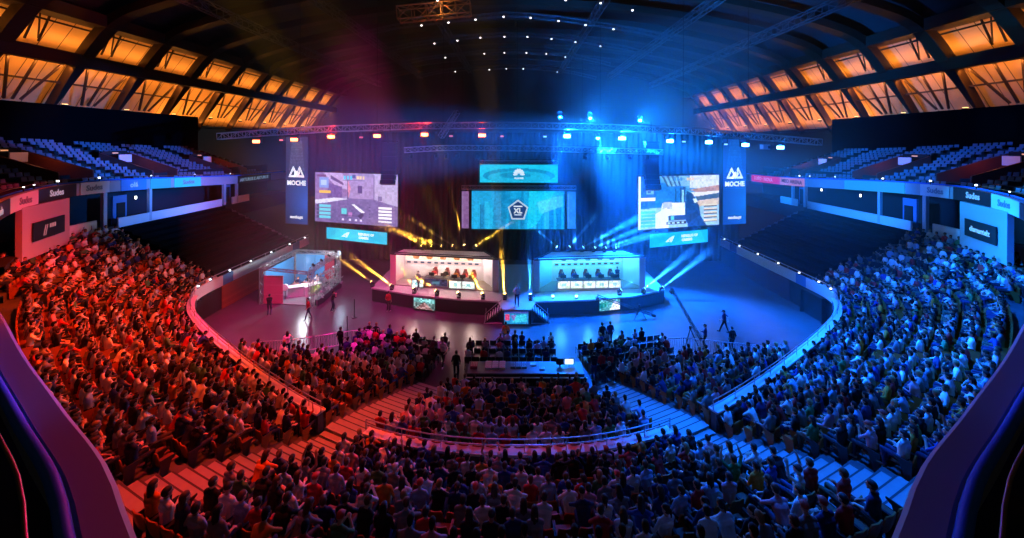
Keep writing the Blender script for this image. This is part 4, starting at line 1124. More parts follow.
for k in range(80):
    p = Vector((-17.2 + R.uniform(-.12, .12), R.uniform(33.1, 37.5), R.uniform(.5, 2.5))); mb = MB()
    for q in range(10):
        a = R.uniform(0, 2 * PI); e = R.uniform(-.5, .9); r = R.uniform(.16, .34); d = Vector((math.cos(a) * math.cos(e), math.sin(a) * math.cos(e), math.sin(e))) * r; sd = d.cross(Vector((0, 0, 1))).normalized() * .06
        mb.add([p, p + d * .55 + sd, p + d, p + d * .55 - sd], [(0, 1, 2, 3)])
    mb.build('foliage', FOL, t)
t = thing('analyst_desk', 'white analyst desk inside the truss set', 'desk', (-19.6, 35.6, .06))
MB().box((-20.2, 35.2, .45), (1.3, .5, .78), .2).build('front_panel', WHITE, t); MB().box((-18.9, 35.6, .5), (1.5, .5, .9), .9).build('front_panel', WHITE, t)
MB().box((-19.6, 35.5, .97), (2.6, .8, .05), .5).build('table_top', WHITE, t)
cv = Canvas(14, 12, (170, 190, 120)); cv.noise(.5, 3); q = Vector((-18.85, 35.22, .3)); cv.build('logo_board', q, q + Vector((.5, .62, 0)), q + Vector((0, 0, .6)), t, .8)
lamp('POINT', 'analyst_light', (-19.6, 35.4, 3.0), (.85, .92, 1), 480, size=.3)
lamp('SPOT', 'analyst_floor_light', (-17.6, 38.2, 3.3), (.5, .75, 1), 450, (-15.8, 32.4, 0), 38, .7, .2)
t = thing('set_camera', 'round pale studio lamp on a stand beside the analyst desk', 'lamp', (-20.75, 34.4, .06))
MB().tube((-20.75, 34.4, .06), (-20.75, 34.4, .9), .03).build('stand', PLAST, t); MB().tube((-20.75, 34.3, 1.15), (-20.75, 34.42, 1.15), .3, 14).build('lamp_head', WHITE, t)
for y in (33.4, 34.8, 36.2, 37.6):
    lt = thing('set_spotlight', 'small spotlight on the top truss of the analyst set', 'stage light', (-17.6, y, 3.36), 'spotlights on the analyst set')
    MB().tube((-17.6, y, 3.42), (-17.75, y - .1, 3.6), .09, 8).build('head', PLAST, lt); MB().box((-17.6, y, 3.4), (.1, .1, .1)).build('clamp', PLAST, lt)

# ------------------------------------------------------------------ camera cranes, tripods
def crane(base, tip, tail, pivot_h, label):
    base, tip, tail = Vector(base), Vector(tip), Vector(tail)
    t = thing('camera_crane', label, 'camera crane', tuple(base))
    pv = base + Vector((0, 0, pivot_h))
    for a in (90, 210, 330):
        MB().tube(pv - Vector((0, 0, .1)), base + Vector((.55 * math.cos(math.radians(a)), .55 * math.sin(math.radians(a)), 0.03)), .035, 5).build('leg', PLAST, t)
    truss(MB(), tail, tip, .14, .16, .3, .018, .01).build('arm', DKSTEEL, t)
    MB().tube(tail, tail + Vector((0, 0, .01)) + (tail - tip).normalized() * .35, .14, 8).build('counterweight', PLAST, t)
    MB().tube(pv - Vector((0, 0, .12)), pv + Vector((0, 0, .1)), .09, 8).build('pivot', PLAST, t)
    h = MB(); h.box(tip + Vector((0, 0, -.25)), (.22, .34, .24)); h.tube(tip + Vector((0, -.17, -.25)), tip + Vector((0, -.36, -.25)), .07, 8); h.tube(tip, tip + Vector((0, 0, -.15)), .03)
    h.build('camera_head', PLAST, t)
b = atz(691, 345, 0)
crane(b, at(672, 288, 29.5), at(699, 334, 25.9), 1.3, 'camera crane reaching up over the blue floor beside the rear seats')
b = atz(640, 318, 0)
crane(b, at(598, 295.5, 31.0), at(652, 314, 31.0), 1.05, 'dark camera crane in front of the cyan booth stage edge')

# ------------------------------------------------------------------ mixing desk platform on the floor
t = thing('control_desk', 'long control desk with mixing boards behind the middle floor chairs', 'desk', (.3, 22.9, 0))
x0, x1, y = -2.75, 4.1, 22.25
MB().box(((x0 + x1) / 2, y, .37), (x1 - x0, .06, .72)).build('front_panel', BLACK, t)
MB().box(((x0 + x1) / 2, y + .5, .76), (x1 - x0, 1.25, .06)).build('table_top', mat('control_desk_top', (.1, .1, .12), .4), t)
for x in (x0 + .1, x1 - .1): MB().box((x, y + .5, .37), (.08, 1.1, .74)).build('leg', BLACK, t)
MB().tube((x0 - .1, y - .5, .78), (x1 + .1, y - .5, .78), .03).build('rail', STEEL, t)
for k in range(9): MB().tube((x0 - .1 + (x1 - x0 + .2) * k / 8, y - .5, 0), (x0 - .1 + (x1 - x0 + .2) * k / 8, y - .5, .78), .02).build('rail_post', STEEL, t)
def desk_item(x, yy, w, d, h, m, label, nm='mixing_board', cat='mixing board', tilt=.12):
    t = thing(nm, label, cat, (x, yy, .79))
    M = Matrix.Rotation(tilt, 3, 'X')
    MB().box((x, yy, .79 + h / 2 + d * .06), (w, d, h), M=M).build('case', m, t)
    mb = MB()
    for i in range(max(2, int(w / .09))):
        for j in range(3):
            q = Vector(((i + .5) / int(max(2, w / .09)) * w - w / 2, (j - 1) * d * .28, h / 2 + .012)); mb.box(Vector((x, yy, .79 + h / 2 + d * .06)) + M @ q, (.03, .06, .02), M=M)
    mb.build('faders', mat('fader_caps', (.6, .62, .6), .4), t)
WB = mat('board_pale', (.7, .7, .74), .4)
for k in range(3): desk_item(-1.55 + .42 * k, y + .55, .36, .6, .12, WB, ('first', 'second', 'third')[k] + ' pale mixing board on the control desk from the red side')
for k in range(3): desk_item(-.08 + .34 * k, y + .6, .28, .5, .1, mat('board_green', (.1, .16, .12), .4), ('first', 'second', 'third')[k] + ' dark green mixing board beside the pale boards')
desk_item(1.15, y + .75, .36, .25, .05, WB, 'small pale keyboard on the blue half of the control desk', 'keyboard', 'keyboard', 0)
desk_item(1.65, y + .3, .36, .25, .05, mat('board_blue', (.1, .2, .4), .4), 'small bluish controller on the blue half of the control desk', 'controller', 'controller', 0)
for x, lit in ((3.3, 1), (2.75, 0)):
    t = thing('desk_display', 'bright white display on the blue end of the control desk' if lit else 'dark display beside the bright one on the control desk', 'monitor', (x, y + .6, .79))
    MB().box((x, y + .6, 1.1), (.56 if lit else .45, .05, .36)).build('display', PLAST, t); MB().box((x, y + .62, .86), (.08, .06, .16)).build('stand', PLAST, t)
    if lit: MB().box((x, y + .57, 1.1), (.5, .01, .3)).build('lit_face', mat('display_white', (.9, .95, 1), emit=(.8, .95, 1), estr=1.6), t)
desk_item(-2.4, y + .5, .4, .5, .16, mat('bag_red', (.4, .05, .08), .7), 'small reddish case at the red end of the control desk', 'equipment_case', 'case', 0)

# ------------------------------------------------------------------ crowd barriers on the floor
def barrier(a, b, label, group):
    a, b = Vector((*a, 0)), Vector((*b, 0)); t = thing('crowd_barrier', label, 'barrier', tuple((a + b) / 2), group)
    mb = MB(); up = Vector((0, 0, 1.05))
    mb.tube(a + Vector((0, 0, .15)), a + up, .025); mb.tube(b + Vector((0, 0, .15)), b + up, .025); mb.tube(a + up, b + up, .025); mb.tube(a + Vector((0, 0, .2)), b + Vector((0, 0, .2)), .025)
    mb.build('frame', STEEL, t); mb = MB()
    for k in range(1, 12): p = a.lerp(b, k / 12); mb.tube(p + Vector((0, 0, .2)), p + up, .011, 4)
    mb.build('bars', STEEL, t); d = (b - a).normalized(); n = Vector((-d.y, d.x, 0))
    for f in (.15, .85): p = a.lerp(b, f); MB().tube(p - n * .3 + Vector((0, 0, .03)), p + n * .3 + Vector((0, 0, .03)), .022).build('foot', STEEL, t)
BL_ = [(-17.2, 25.0), (-15.2, 25.3), (-13.2, 25.9), (-11.4, 26.6), (-9.6, 26.9)]
for a, b in zip(BL_, BL_[1:]): barrier(a, b, 'metal crowd barrier at the edge of the red side block', 'barriers by the red side block')
BR_ = [(9.6, 25.6), (11.5, 25.8), (13.4, 25.4), (15.3, 25.0), (17.0, 24.7)]
for a, b in zip(BR_, BR_[1:]): barrier(a, b, 'metal crowd barrier at the edge of the blue side block', 'barriers by the blue side block')
# little fence posts and stands
for px, py, h, lab in ((392, 0, 0, ''),):
    pass
for (px, py), lab in (((348, 337), 'nearer'), ((355, 318), 'farther')):
    b = atz(px, py, 0); t = thing('microphone_stand', f'thin black stand on the violet floor, the {lab} of two', 'stand', tuple(b))
    MB().tube(b + Vector((0, 0, .02)), b + Vector((0, 0, 1.5)), .03, 5).build('pole', PLAST, t); MB().tube(b, b + Vector((0, 0, .04)), .22, 10).build('base', PLAST, t)

# ------------------------------------------------------------------ people: one smooth body grown round a skeleton
SKIN, SHIRT, TROUS, SHOE, EYE, HAIRR = range(6)
V3 = Vector
def ik(a, b, l1, l2, hint):
    d = b - a; L = d.length
    if L > (l1 + l2) * .999: b = a + d.normalized() * (l1 + l2) * .999; d = b - a; L = d.length
    x = (l1 * l1 - l2 * l2 + L * L) / (2 * L); h = math.sqrt(max(l1 * l1 - x * x, 1e-6)); u = d.normalized()
    hv = hint - u * hint.dot(u); hv = hv.normalized() if hv.length > 1e-4 else u.orthogonal().normalized()
    return a + u * x + hv * h, b

def hand(P, w, d, palm, curl, side):
    """palm, four unequal fingers bending at two knuckles, thumb from the side of the palm"""
    d = d.normalized(); palm = (palm - d * palm.dot(d)).normalized(); s = d.cross(palm) * side
    for k in range(4):
        o = s * ((1.5 - k) * .019); a = w + o * .7 + d * .01; b = w + o + d * (.078 + (.006, .01, .006, -.004)[k])
        P.append((a, .0155, b, .0135, SKIN))
        l = (.04, .046, .042, .033)[k]; d2 = (d * math.cos(curl) + palm * math.sin(curl)); c = b + d2 * l
        d3 = (d * math.cos(curl * 1.9) + palm * math.sin(curl * 1.9)); P.append((b, .0105, c, .0095, SKIN)); P.append((c, .0095, c + d3 * l * .8, .0075, SKIN))
    t0 = w + s * .026 + d * .022; t1 = t0 + s * .026 + d * .03 + palm * .012; P.append((t0, .0145, t1, .0115, SKIN)); P.append((t1, .011, t1 + d * .03 + palm * .008 - s * .004, .009, SKIN))

def body(kind='sit', lean=.06, lw=None, rw=None, lh=None, rh=None, head=(0, 0), long_sleeve=False, knees=.13, legs=None, fine=True, curl=.5, hairstyle=None):
    """skeleton of round cones; lw, rw: wrist places, lh, rh: which way the elbows point; returns cones, head centre and head matrix"""
    P = []; sit = kind == 'sit'
    pz = .56 if sit else .93
    pel = V3((0, 0, pz)); up = V3((0, math.sin(lean), math.cos(lean)))
    if not sit: up = V3((0, math.sin(lean) , math.cos(lean)))
    X = V3((1, 0, 0)); ch = pel + up * .34; sh = pel + up * .46; nb = pel + up * .50
    P.append((pel - X * .075, .115, pel + X * .075, .115, TROUS))
    P.append((pel + up * .04 - X * .05, .118, pel + up * .2 - X * .06, .112, SHIRT)); P.append((pel + up * .04 + X * .05, .118, pel + up * .2 + X * .06, .112, SHIRT))
    P.append((pel + up * .2 - X * .06, .112, ch - X * .085, .118, SHIRT)); P.append((pel + up * .2 + X * .06, .112, ch + X * .085, .118, SHIRT))
    P.append((ch - X * .085, .118, ch + X * .085, .118, SHIRT)); P.append((sh - X * .15, .062, sh + X * .15, .062, SHIRT)); P.append((sh - X * .12, .06, nb + up * .02, .06, SHIRT)); P.append((sh + X * .12, .06, nb + up * .02, .06, SHIRT))
    fwd = V3((0, 1, 0)); hd = (up * .7 + V3((0, 0, .3)) + fwd * .12).normalized()
    P.append((nb, .056, nb + hd * .1, .052, SKIN))
    hc = nb + hd * .175 + fwd * .012
    HM = Matrix.Rotation(head[0], 3, 'Z') @ Matrix.Rotation(head[1], 3, 'X')
    q = lambda x, y, z: hc + HM @ V3((x, y, z))
    P.append((q(0, -.018, .03), .084, q(0, .012, .03), .082, SKIN)); P.append((q(0, .012, .02), .078, q(0, .035, -.055), .052, SKIN)); P.append((q(-.02, .055, -.085), .024, q(.02, .055, -.085), .024, SKIN))
    if fine:
        P.append((q(0, .09, .012), .011, q(0, .108, -.022), .0155, SKIN))
        P.append((q(-.018, .086, -.055), .0105, q(.018, .086, -.055), .0105, SKIN)); P.append((q(-.045, .08, .03), .012, q(.045, .08, .03), .012, SKIN))
        for sx in (-1, 1):
            P.append((q(sx * .083, -.002, .02), .012, q(sx * .086, -.006, -.022), .009, SKIN)); P.append((q(sx * .03, .081, .008), .0125, q(sx * .031, .082, .008), .0125, EYE))
    else:
        P.append((q(0, -.03, .055), .088, q(0, .0, .06), .086, HAIRR)); P.append((q(0, -.045, -.01), .075, q(0, -.045, .04), .08, HAIRR))
    for sx, wpos, hint in ((-1, lw, lh), (1, rw, rh)):
        S = sh + X * sx * .175 - up * .015
        wpos = V3(wpos) if wpos is not None else S + V3((sx * .05, .06, -.5)); hint = V3(hint) if hint is not None else V3((sx * .5, -.7, -.3))
        e, wv = ik(S, wpos, .285, .255, hint)
        P.append((S, .056, e, .043, SHIRT)); m = S.lerp(e, .5)
        P.append((e, .041, wv, .029, SHIRT if long_sleeve else SKIN))
        d = (wv - e).normalized(); palm = V3((-sx * .3, .2, -1)) if sit else V3((-sx, 0, 0))
        if fine: hand(P, wv, d, palm, curl, -sx)
        else: P.append((wv, .036, wv + d * .11, .028, SKIN))
    for i, sx in enumerate((-1, 1)):
        if sit: h = V3((sx * .09, .01, .53)); k = V3((sx * knees, .44, .54)); a = V3((sx * (knees - .01), .40 + (.06 if i else 0), .09))
        else:
            h = V3((sx * .09, 0, .9)); ft = (legs or ((-.1, 0), (.1, 0)))[i]; a = V3((ft[0], ft[1], .09)); k, a = ik(h, a, .43, .41, V3((sx * .1, 1, 0)))
        P.append((h, .088, k, .06, TROUS)); P.append((k, .059, k.lerp(a, .4), .056, TROUS)); P.append((k.lerp(a, .4), .056, a, .04, TROUS))
        P.append((a + V3((0, -.02, -.04)), .044, a + V3((sx * .03, .15, -.055)), .034, SHOE))
    return P, hc, HM

def cones_mesh(P, voxel, ratio=None, smooth=2, name='body'):
    vs, fs = [], []; n = 10 if voxel < .03 else 8
    for a, ra, b, rb, _ in P:
        d = b - a
        d = d.normalized() if d.length > 1e-5 else V3((0, 0, 1)); u = d.orthogonal().normalized(); w = d.cross(u); s0 = len(vs); rings = []
        for t in (-.95, -.7, -.3, 0): rings.append((a + d * ra * t, ra * math.sqrt(max(0, 1 - t * t))))
        for t in (0, .3, .7, .95): rings.append((b + d * rb * t, rb * math.sqrt(max(0, 1 - t * t))))
        for c, r in rings: vs += [c + (u * math.cos(2 * PI * k / n) + w * math.sin(2 * PI * k / n)) * r for k in range(n)]
        for i in range(7): fs += [tuple(s0 + j for j in (i * n + k, i * n + (k + 1) % n, (i + 1) * n + (k + 1) % n, (i + 1) * n + k)) for k in range(n)]
        fs += [tuple(range(s0, s0 + n))[::-1], tuple(range(s0 + 7 * n, s0 + 8 * n))]
    me = bpy.data.meshes.new('tmp'); me.from_pydata([tuple(v) for v in vs], [], fs); o = bpy.data.objects.new('tmp', me); COL.objects.link(o)
    m = o.modifiers.new('r', 'REMESH'); m.mode = 'VOXEL'; m.voxel_size = voxel
    if smooth: m = o.modifiers.new('s', 'SMOOTH'); m.iterations = smooth; m.factor = .5
    m = o.modifiers.new('t', 'TRIANGULATE')
    if ratio: m = o.modifiers.new('d', 'DECIMATE'); m.ratio = ratio
    bpy.context.view_layer.update()
    r = bpy.data.meshes.new_from_object(o.evaluated_get(bpy.context.evaluated_depsgraph_get())); r.name = name
    bpy.data.objects.remove(o); bpy.data.meshes.remove(me)
    nv, nf = len(r.vertices), len(r.polygons)
    co = np.empty(nv * 3, np.float32); r.vertices.foreach_get('co', co); co = co.reshape(-1, 3)
    T = np.empty(nf * 3, np.int32); r.polygons.foreach_get('vertices', T); T = T.reshape(-1, 3)
    C = co[T].mean(1); best = np.full(nf, 1e9); reg = np.zeros(nf, np.int32)
    for a, ra, b, rb, g in P:
        a_, b_ = np.array(a), np.array(b); ab = b_ - a_; t = np.clip(((C - a_) @ ab) / max(ab @ ab, 1e-9), 0, 1)
        dd = np.linalg.norm(C - a_ - t[:, None] * ab, axis=1) - (ra + (rb - ra) * t)
        if g == EYE: dd -= .004
        s = dd < best; best[s] = dd[s]; reg[s] = g
    return r, co, T, reg

SK = rand_mat('skin', [(.55, .33, .23), (.62, .40, .29), (.45, .25, .16), (.58, .36, .26), (.30, .16, .09)], .5, .4)
CLOTH = objcol_mat('shirt_cloth')
TR = rand_mat('trouser_cloth', [(.02, .03, .07), (.015, .015, .018), (.05, .05, .06), (.03, .05, .12), (.14, .11, .07)])
SHM = rand_mat('shoe_leather', [(.02, .02, .02), (.5, .5, .5), (.08, .05, .03)], .6)
EYM = mat('eye', (.02, .015, .015), .3)
HM_ = objcol_mat('hair_strands', .6, .4)
BODYMATS = [SK, CLOTH, TR, SHM, EYM]

SIT = [  # poses: dict for body(), words for the label
    (dict(lean=.05, lw=(-.13, .3, .64), rw=(.13, .3, .64)), 'hands on knees'),
    (dict(lean=.5, lw=(-.07, .46, .72), rw=(.07, .46, .72), lh=(-1, -.2, .2), rh=(1, -.2, .2), head=(0, -.25)), 'leaning forward'),
    (dict(lean=-.04, lw=(.04, .2, .78), rw=(-.04, .22, .84), long_sleeve=True), 'arms folded'),
    (dict(lean=-.02, lw=(-.3, .16, 1.42), rw=(.26, .14, 1.45), lh=(-1, .2, -.3), rh=(1, .2, -.3), head=(0, .12)), 'arms raised'),
    (dict(lean=.1, lw=(-.04, .33, .98), rw=(.07, .33, .99), lh=(-.6, -.3, -.8), rh=(.6, -.3, -.8), curl=.9, head=(0, -.2)), 'hands held up in front'),
    (dict(lean=-.12, lw=(-.3, .2, .68), rw=(.12, .28, .66), long_sleeve=True, head=(.4, 0)), 'turned aside'),
    (dict(lean=.18, lw=(-.02, .3, .86), rw=(.03, .3, .88), lh=(-1, -.3, -.2), rh=(1, -.3, -.2), curl=.25, head=(-.35, .0)), 'hands together'),
    (dict(lean=.28, lw=(-.1, .34, .7), rw=(.02, .16, 1.05), rh=(.6, .2, -.8), head=(-.15, -.1), long_sleeve=True), 'hand at chin'),
]
STAND = {
    'arms down': dict(kind='stand', lean=.02),
    'arms folded': dict(kind='stand', lean=.0, lw=(.06, .22, 1.13), rw=(-.05, .24, 1.18), long_sleeve=True),
    'camera': dict(kind='stand', lean=.08, lw=(-.07, .3, 1.42), rw=(.09, .28, 1.44), lh=(-.7, -.2, -.8), rh=(.7, -.2, -.8), curl=1.1, legs=((-.13, .08), (.13, -.1))),
    'walking': dict(kind='stand', lean=.06, lw=(-.24, .22, .98), rw=(.24, -.18, .95), legs=((-.09, .3), (.09, -.28))),
    'hand raised': dict(kind='stand', lean=.0, rw=(.12, .3, 1.34), rh=(.7, -.2, -.7), curl=1.2, legs=((-.12, .05), (.12, -.05))),
}
PROTO = {}
def proto(key, d, voxel=.0115):
    P, hc, HMx = body(**d); me, co, T, reg = cones_mesh(P, voxel, None, 2)
    for m in BODYMATS: me.materials.append(m)
    me.polygons.foreach_set('material_index', np.minimum(reg, 4)); me.polygons.foreach_set('use_smooth', [True] * len(me.polygons)); me.update()
    PROTO[key] = (me, hc, HMx)
for i, (d, _) in enumerate(SIT): proto(i, d)
for k, d in STAND.items(): proto(k, d)
proto('playing', dict(lean=.2, lw=(-.15, .42, .8), rw=(.17, .42, .8), lh=(-1, -.4, -.4), rh=(1, -.4, -.4), curl=.35))

def hair_mesh(style):
    q = V3; P = [(q((0, -.028, .048)), .086, q((0, .004, .05)), .083, 0), (q((0, -.04, .0)), .078, q((0, -.045, .03)), .082, 0)]
    if style == 'long':
        P += [(q((-.045, -.06, .0)), .05, q((-.06, -.075, -.17)), .032, 0), (q((.045, -.06, .0)), .05, q((.06, -.075, -.17)), .032, 0), (q((0, -.075, .0)), .055, q((0, -.1, -.19)), .04, 0)]
    if style == 'tied': P += [(q((0, -.12, .06)), .036, q((0, -.13, .04)), .034, 0), (q((0, -.135, .03)), .028, q((0, -.14, -.1)), .014, 0)]
    if style == 'cap': P = [(q((0, -.018, .058)), .092, q((0, .0, .06)), .091, 0), (q((-.035, .1, .05)), .02, q((.035, .1, .05)), .02, 0), (q((-.03, .145, .044)), .014, q((.03, .145, .044)), .014, 0), (q((-.04, .07, .055)), .025, q((.04, .07, .055)), .025, 0)]
    me, *_ = cones_mesh(P, .011, None, 2, 'hair'); me.materials.append(HM_); me.polygons.foreach_set('use_smooth', [True] * len(me.polygons)); me.update()
    return me
HAIR = {s: hair_mesh(s) for s in ('short', 'long', 'tied', 'cap')}
HAIRCOL = [('black', (.012, .01, .009)), ('dark', (.035, .018, .01)), ('brown', (.07, .035, .016)), ('fair', (.3, .19, .08))]
SHIRTS = [('black', (.015, .015, .017), 26), ('grey', (.2, .2, .21), 13), ('white', (.78, .78, .78), 24), ('navy', (.02, .035, .11), 9), ('red', (.5, .03, .03), 9), ('pale blue', (.3, .45, .65), 9),
          ('orange', (.7, .22, .03), 4), ('green', (.06, .2, .07), 3), ('pink', (.65, .3, .36), 4), ('dark blue', (.03, .06, .25), 5)]
SW = [s[2] for s in SHIRTS]
BASE = {}
def person(name, key, loc, rz, shirt, style, hcol, label, cat='person', group=None):
    """copies of the posed body and of its hair"""
    if key not in BASE:
        me, hc, HMx = PROTO[key]; o = bpy.data.objects.new(name, me); COL.objects.link(o); BASE[key] = o
    else:
        o = BASE[key].copy(); o.name = name; COL.objects.link(o)
        for k in ('group',):
            if k in o: del o[k]
    o.location = loc; o.rotation_euler = (0, 0, rz); o.color = (*shirt, 1)
    me, hc, HMx = PROTO[key]
    h = bpy.data.objects.new('cap' if style == 'cap' else 'hair', HAIR[style]); COL.objects.link(h); h.parent = o
    h.matrix_local = Matrix.Translation(hc) @ HMx.to_4x4(); h.color = (*hcol, 1)
    tag(o, label, cat, group)
    return o
def facing(v): return math.atan2(v[1], v[0]) - PI / 2
def sh(n): return next(s[1] for s in SHIRTS if s[0] == n)

# ------------------------------------------------------------------ seats
SEATC = mat('seat_orange_shell', (.42, .13, .025), .45, noise=.15, nscale=4); SEATP = mat('seat_pad', (.16, .045, .015), .7)
def seat_parts():
    b = MB(); rows = []
    for k, (y, z, wd) in enumerate(((-.19, .40, .40), (-.215, .5, .44), (-.245, .66, .45), (-.275, .8, .43), (-.285, .86, .36))):
        rows.append([(x * wd / 2, y - .03 * (1 - abs(x)) * 1, z) for x in (-1, -.5, 0, .5, 1)] + [(x * wd / 2, y - .03 * (1 - abs(x)) - .03, z) for x in (1, .5, 0, -.5, -1)])
    b.sweep(rows)
    p = MB(); p.sweep([[(-.2, -.19, z0), (.2, -.19, z0), (.21, .1, z0 + .01), (.19, .22, z0 - .01), (-.19, .22, z0 - .01), (-.21, .1, z0 + .01)] for z0 in (.385, .44)])
    sides = []
    for s in (-1, 1):
        q = MB(); x = s * .245
        q.sweep([[(x - .015, -.24, .0), (x - .015, -.12, .0), (x - .015, .02, .52), (x - .015, .14, .6), (x - .015, .14, .64), (x - .015, -.26, .64)], [(x + .015, -.24, .0), (x + .015, -.12, .0), (x + .015, .02, .52), (x + .015, .14, .6), (x + .015, .14, .64), (x + .015, -.26, .64)]]); sides.append(q)
    return b, p, sides
def make_seat():
    t = thing('arena_seat', '-', 'seat', (0, 0, 0), world=False); b, p, sd = seat_parts()
    b.build('backrest', SEATC, t); p.build('seat_pad', SEATP, t)
    for q in sd: q.build('armrest', PLAST, t)
    return t
SEAT0 = make_seat(); SEAT0_USED = False
SEATLOW = MB(); b_, p_, s_ = seat_parts()
lowV = [(-.22, -.19, .4), (.22, -.19, .4), (.22, -.28, .84), (-.22, -.28, .84), (.22, -.31, .84), (-.22, -.31, .84), (.22, -.24, .38), (-.22, -.24, .38), (.21, .2, .42), (-.21, .2, .42), (-.21, .2, .36), (.21, .2, .36), (.25, -.25, 0), (.25, .12, .64), (.25, -.27, .64), (.25, -.1, 0), (-.25, -.25, 0), (-.25, .12, .64), (-.25, -.27, .64), (-.25, -.1, 0)]
lowF = [(0, 1, 2, 3), (3, 2, 4, 5), (5, 4, 6, 7), (0, 1, 8, 9), (9, 8, 11, 10), (12, 15, 13, 14), (16, 18, 17, 19)]

# ------------------------------------------------------------------ where everybody sits
NUMS = 'first second third fourth fifth sixth seventh eighth ninth tenth eleventh twelfth thirteenth fourteenth fifteenth sixteenth seventeenth eighteenth nineteenth twentieth'.split()
def ordinal(n):
    if n <= 20: return NUMS[n - 1]
    return {2: 'twenty', 3: 'thirty', 4: 'forty', 5: 'fifty'}[n // 10] + '-' + NUMS[n % 10 - 1] if n % 10 else {3: 'thirtieth', 4: 'fortieth', 5: 'fiftieth'}[n // 10]
SPOTS = []     # dict(x, y, z, rz, zone, row, n)
def fill_row(off_edge, z, zone, row, sel, aisles, thin, sp=.53):
    o = off_edge - .34; P = FRONT.off(o); s = arc(P)
    cuts = sorted([(s[k], 1.2) for k in aisles] + [(s[k], .52) for k in thin] + [(-1, .0), (s[-1] + 1, .0)])
    for (a, wa), (b, wb) in zip(cuts, cuts[1:]):
        a0, b0 = a + wa + .27, b - wb - .27; n = int((b0 - a0) / sp)
        if n < 1: continue
        mid = (a0 + b0) / 2
        for q in range(n + 1):
            d = mid + (q - n / 2) * sp; k = int(np.clip(np.searchsorted(s, d), 1, len(s) - 1)); f = (d - s[k - 1]) / max(s[k] - s[k - 1], 1e-6)
            if not 0 <= f <= 1 or not (sel[k] and sel[k - 1]): continue
            p = P[k - 1] * (1 - f) + P[k] * f; nn = FRONT.N[k - 1] * (1 - f) + FRONT.N[k] * f
            sec = 'near' if abs(k - iC) and AI[0] < k < AI[1] else ('red' if k <= AI[0] else 'blue')
            SPOTS.append(dict(x=p[0], y=p[1], z=z, rz=facing(-nn), zone=zone, sec=sec, row=row, n=q + 1 if sec != 'red' else n + 1 - q, thin=sum(1 for t_ in thin if (t_ > k if sec == 'red' else t_ < k) and (t_ < AI[0] if sec == 'red' else t_ > AI[1]))))
for i in range(NB2):
    P = FRONT.off(bowl_o(i) - .34)
    sel = (FRONT.P[:, 1] < 33.0) if i < NB else ((abs(P[:, 0]) > 28.6) & (FRONT.P[:, 1] < 33.0))
    fill_row(bowl_o(i), bowl_z(i), 'bowl', i, sel, AI, TI)
for j in range(NRK):
    fill_row(rake_o(j), rake_z(j), 'rake', j, inner_sel(rake_o(j)), AI, [])
def px_of(s, h=1.0): return proj((s['x'], s['y'], s['z'] + h))
for s in SPOTS:
    u, v = px_of(s); s['px'] = u; s['py'] = v; s['in'] = -30 < u < 1054 and v < 560; s['d'] = math.sqrt(s['x'] ** 2 + s['y'] ** 2 + (H - s['z'] - 1) ** 2)
    s['full'] = R.random() < (.9 if s['zone'] == 'rake' or s['sec'] != 'near' else (.88 if s['row'] < 5 else .74))
    s['core'] = 4 < u < 1020 and v < 532
SPOTS = [s for s in SPOTS if s['in']]
near = sorted([s for s in SPOTS if s['core']], key=lambda s: s['d'])
for s in [s for s in near if s['full']][:262]: s['ind'] = True
for s in near[:290]: s['seat'] = True

def place_words(s):
    side = {'near': None, 'red': 'red', 'blue': 'blue'}[s['sec']]
    if s['zone'] == 'bowl':
        row = ordinal(s['row'] + 1) + ' row above curved rail'
        if s['sec'] == 'near': return row + ', ' + ordinal(s['n']) + ' from red stairs'
        st = 'broad' if not s['thin'] else 'narrow'
        return row + ', ' + ordinal(s['n']) + f' past {st} {side} stairs'
    return ordinal(s['row'] + 1) + ' row below curved rail, ' + ordinal(s['n']) + ' from red stairs'
cnt = 0
CROWD = []
for s in SPOTS:
    shirt = R.choices(SHIRTS, SW)[0]; hair = R.choices(HAIRCOL, [5, 4, 3, 1])[0]; style = R.choices(['short', 'long', 'tied', 'cap'], [9, 4, 2, 1.2])[0]
    pose = R.choices(range(8), [5, 3, 3, .7, 2, 3, 2, 2])[0]
    s.update(shirt=shirt, hair=hair, style=style, pose=pose, jit=R.uniform(-.25, .25))
    if s.get('seat'):
        t = SEAT0 if not SEAT0_USED else copy_tree(SEAT0); SEAT0_USED = True
        t.location = (s['x'], s['y'], s['z']); t.rotation_euler = (0, 0, s['rz'])
        tag(t, ('orange seat taken, ' if s['full'] else 'empty orange seat, ') + place_words(s), 'seat', 'orange seats of the nearest rows')
    if s.get('ind'):
        hw = {'short': hair[0] + '-haired', 'long': 'long-haired', 'tied': 'tied-haired', 'cap': 'capped'}[style]
        cc = R.choice([(.5, .05, .04), (.02, .02, .02), (.6, .6, .6)]) if style == 'cap' else hair[1]
        person('person', pose, (s['x'], s['y'], s['z']), s['rz'] + s['jit'], shirt[1], style, cc, f'{hw} person in {shirt[0]}, ' + place_words(s), 'person', 'spectators in the nearest rows')
    elif s['full']: CROWD.append(s)

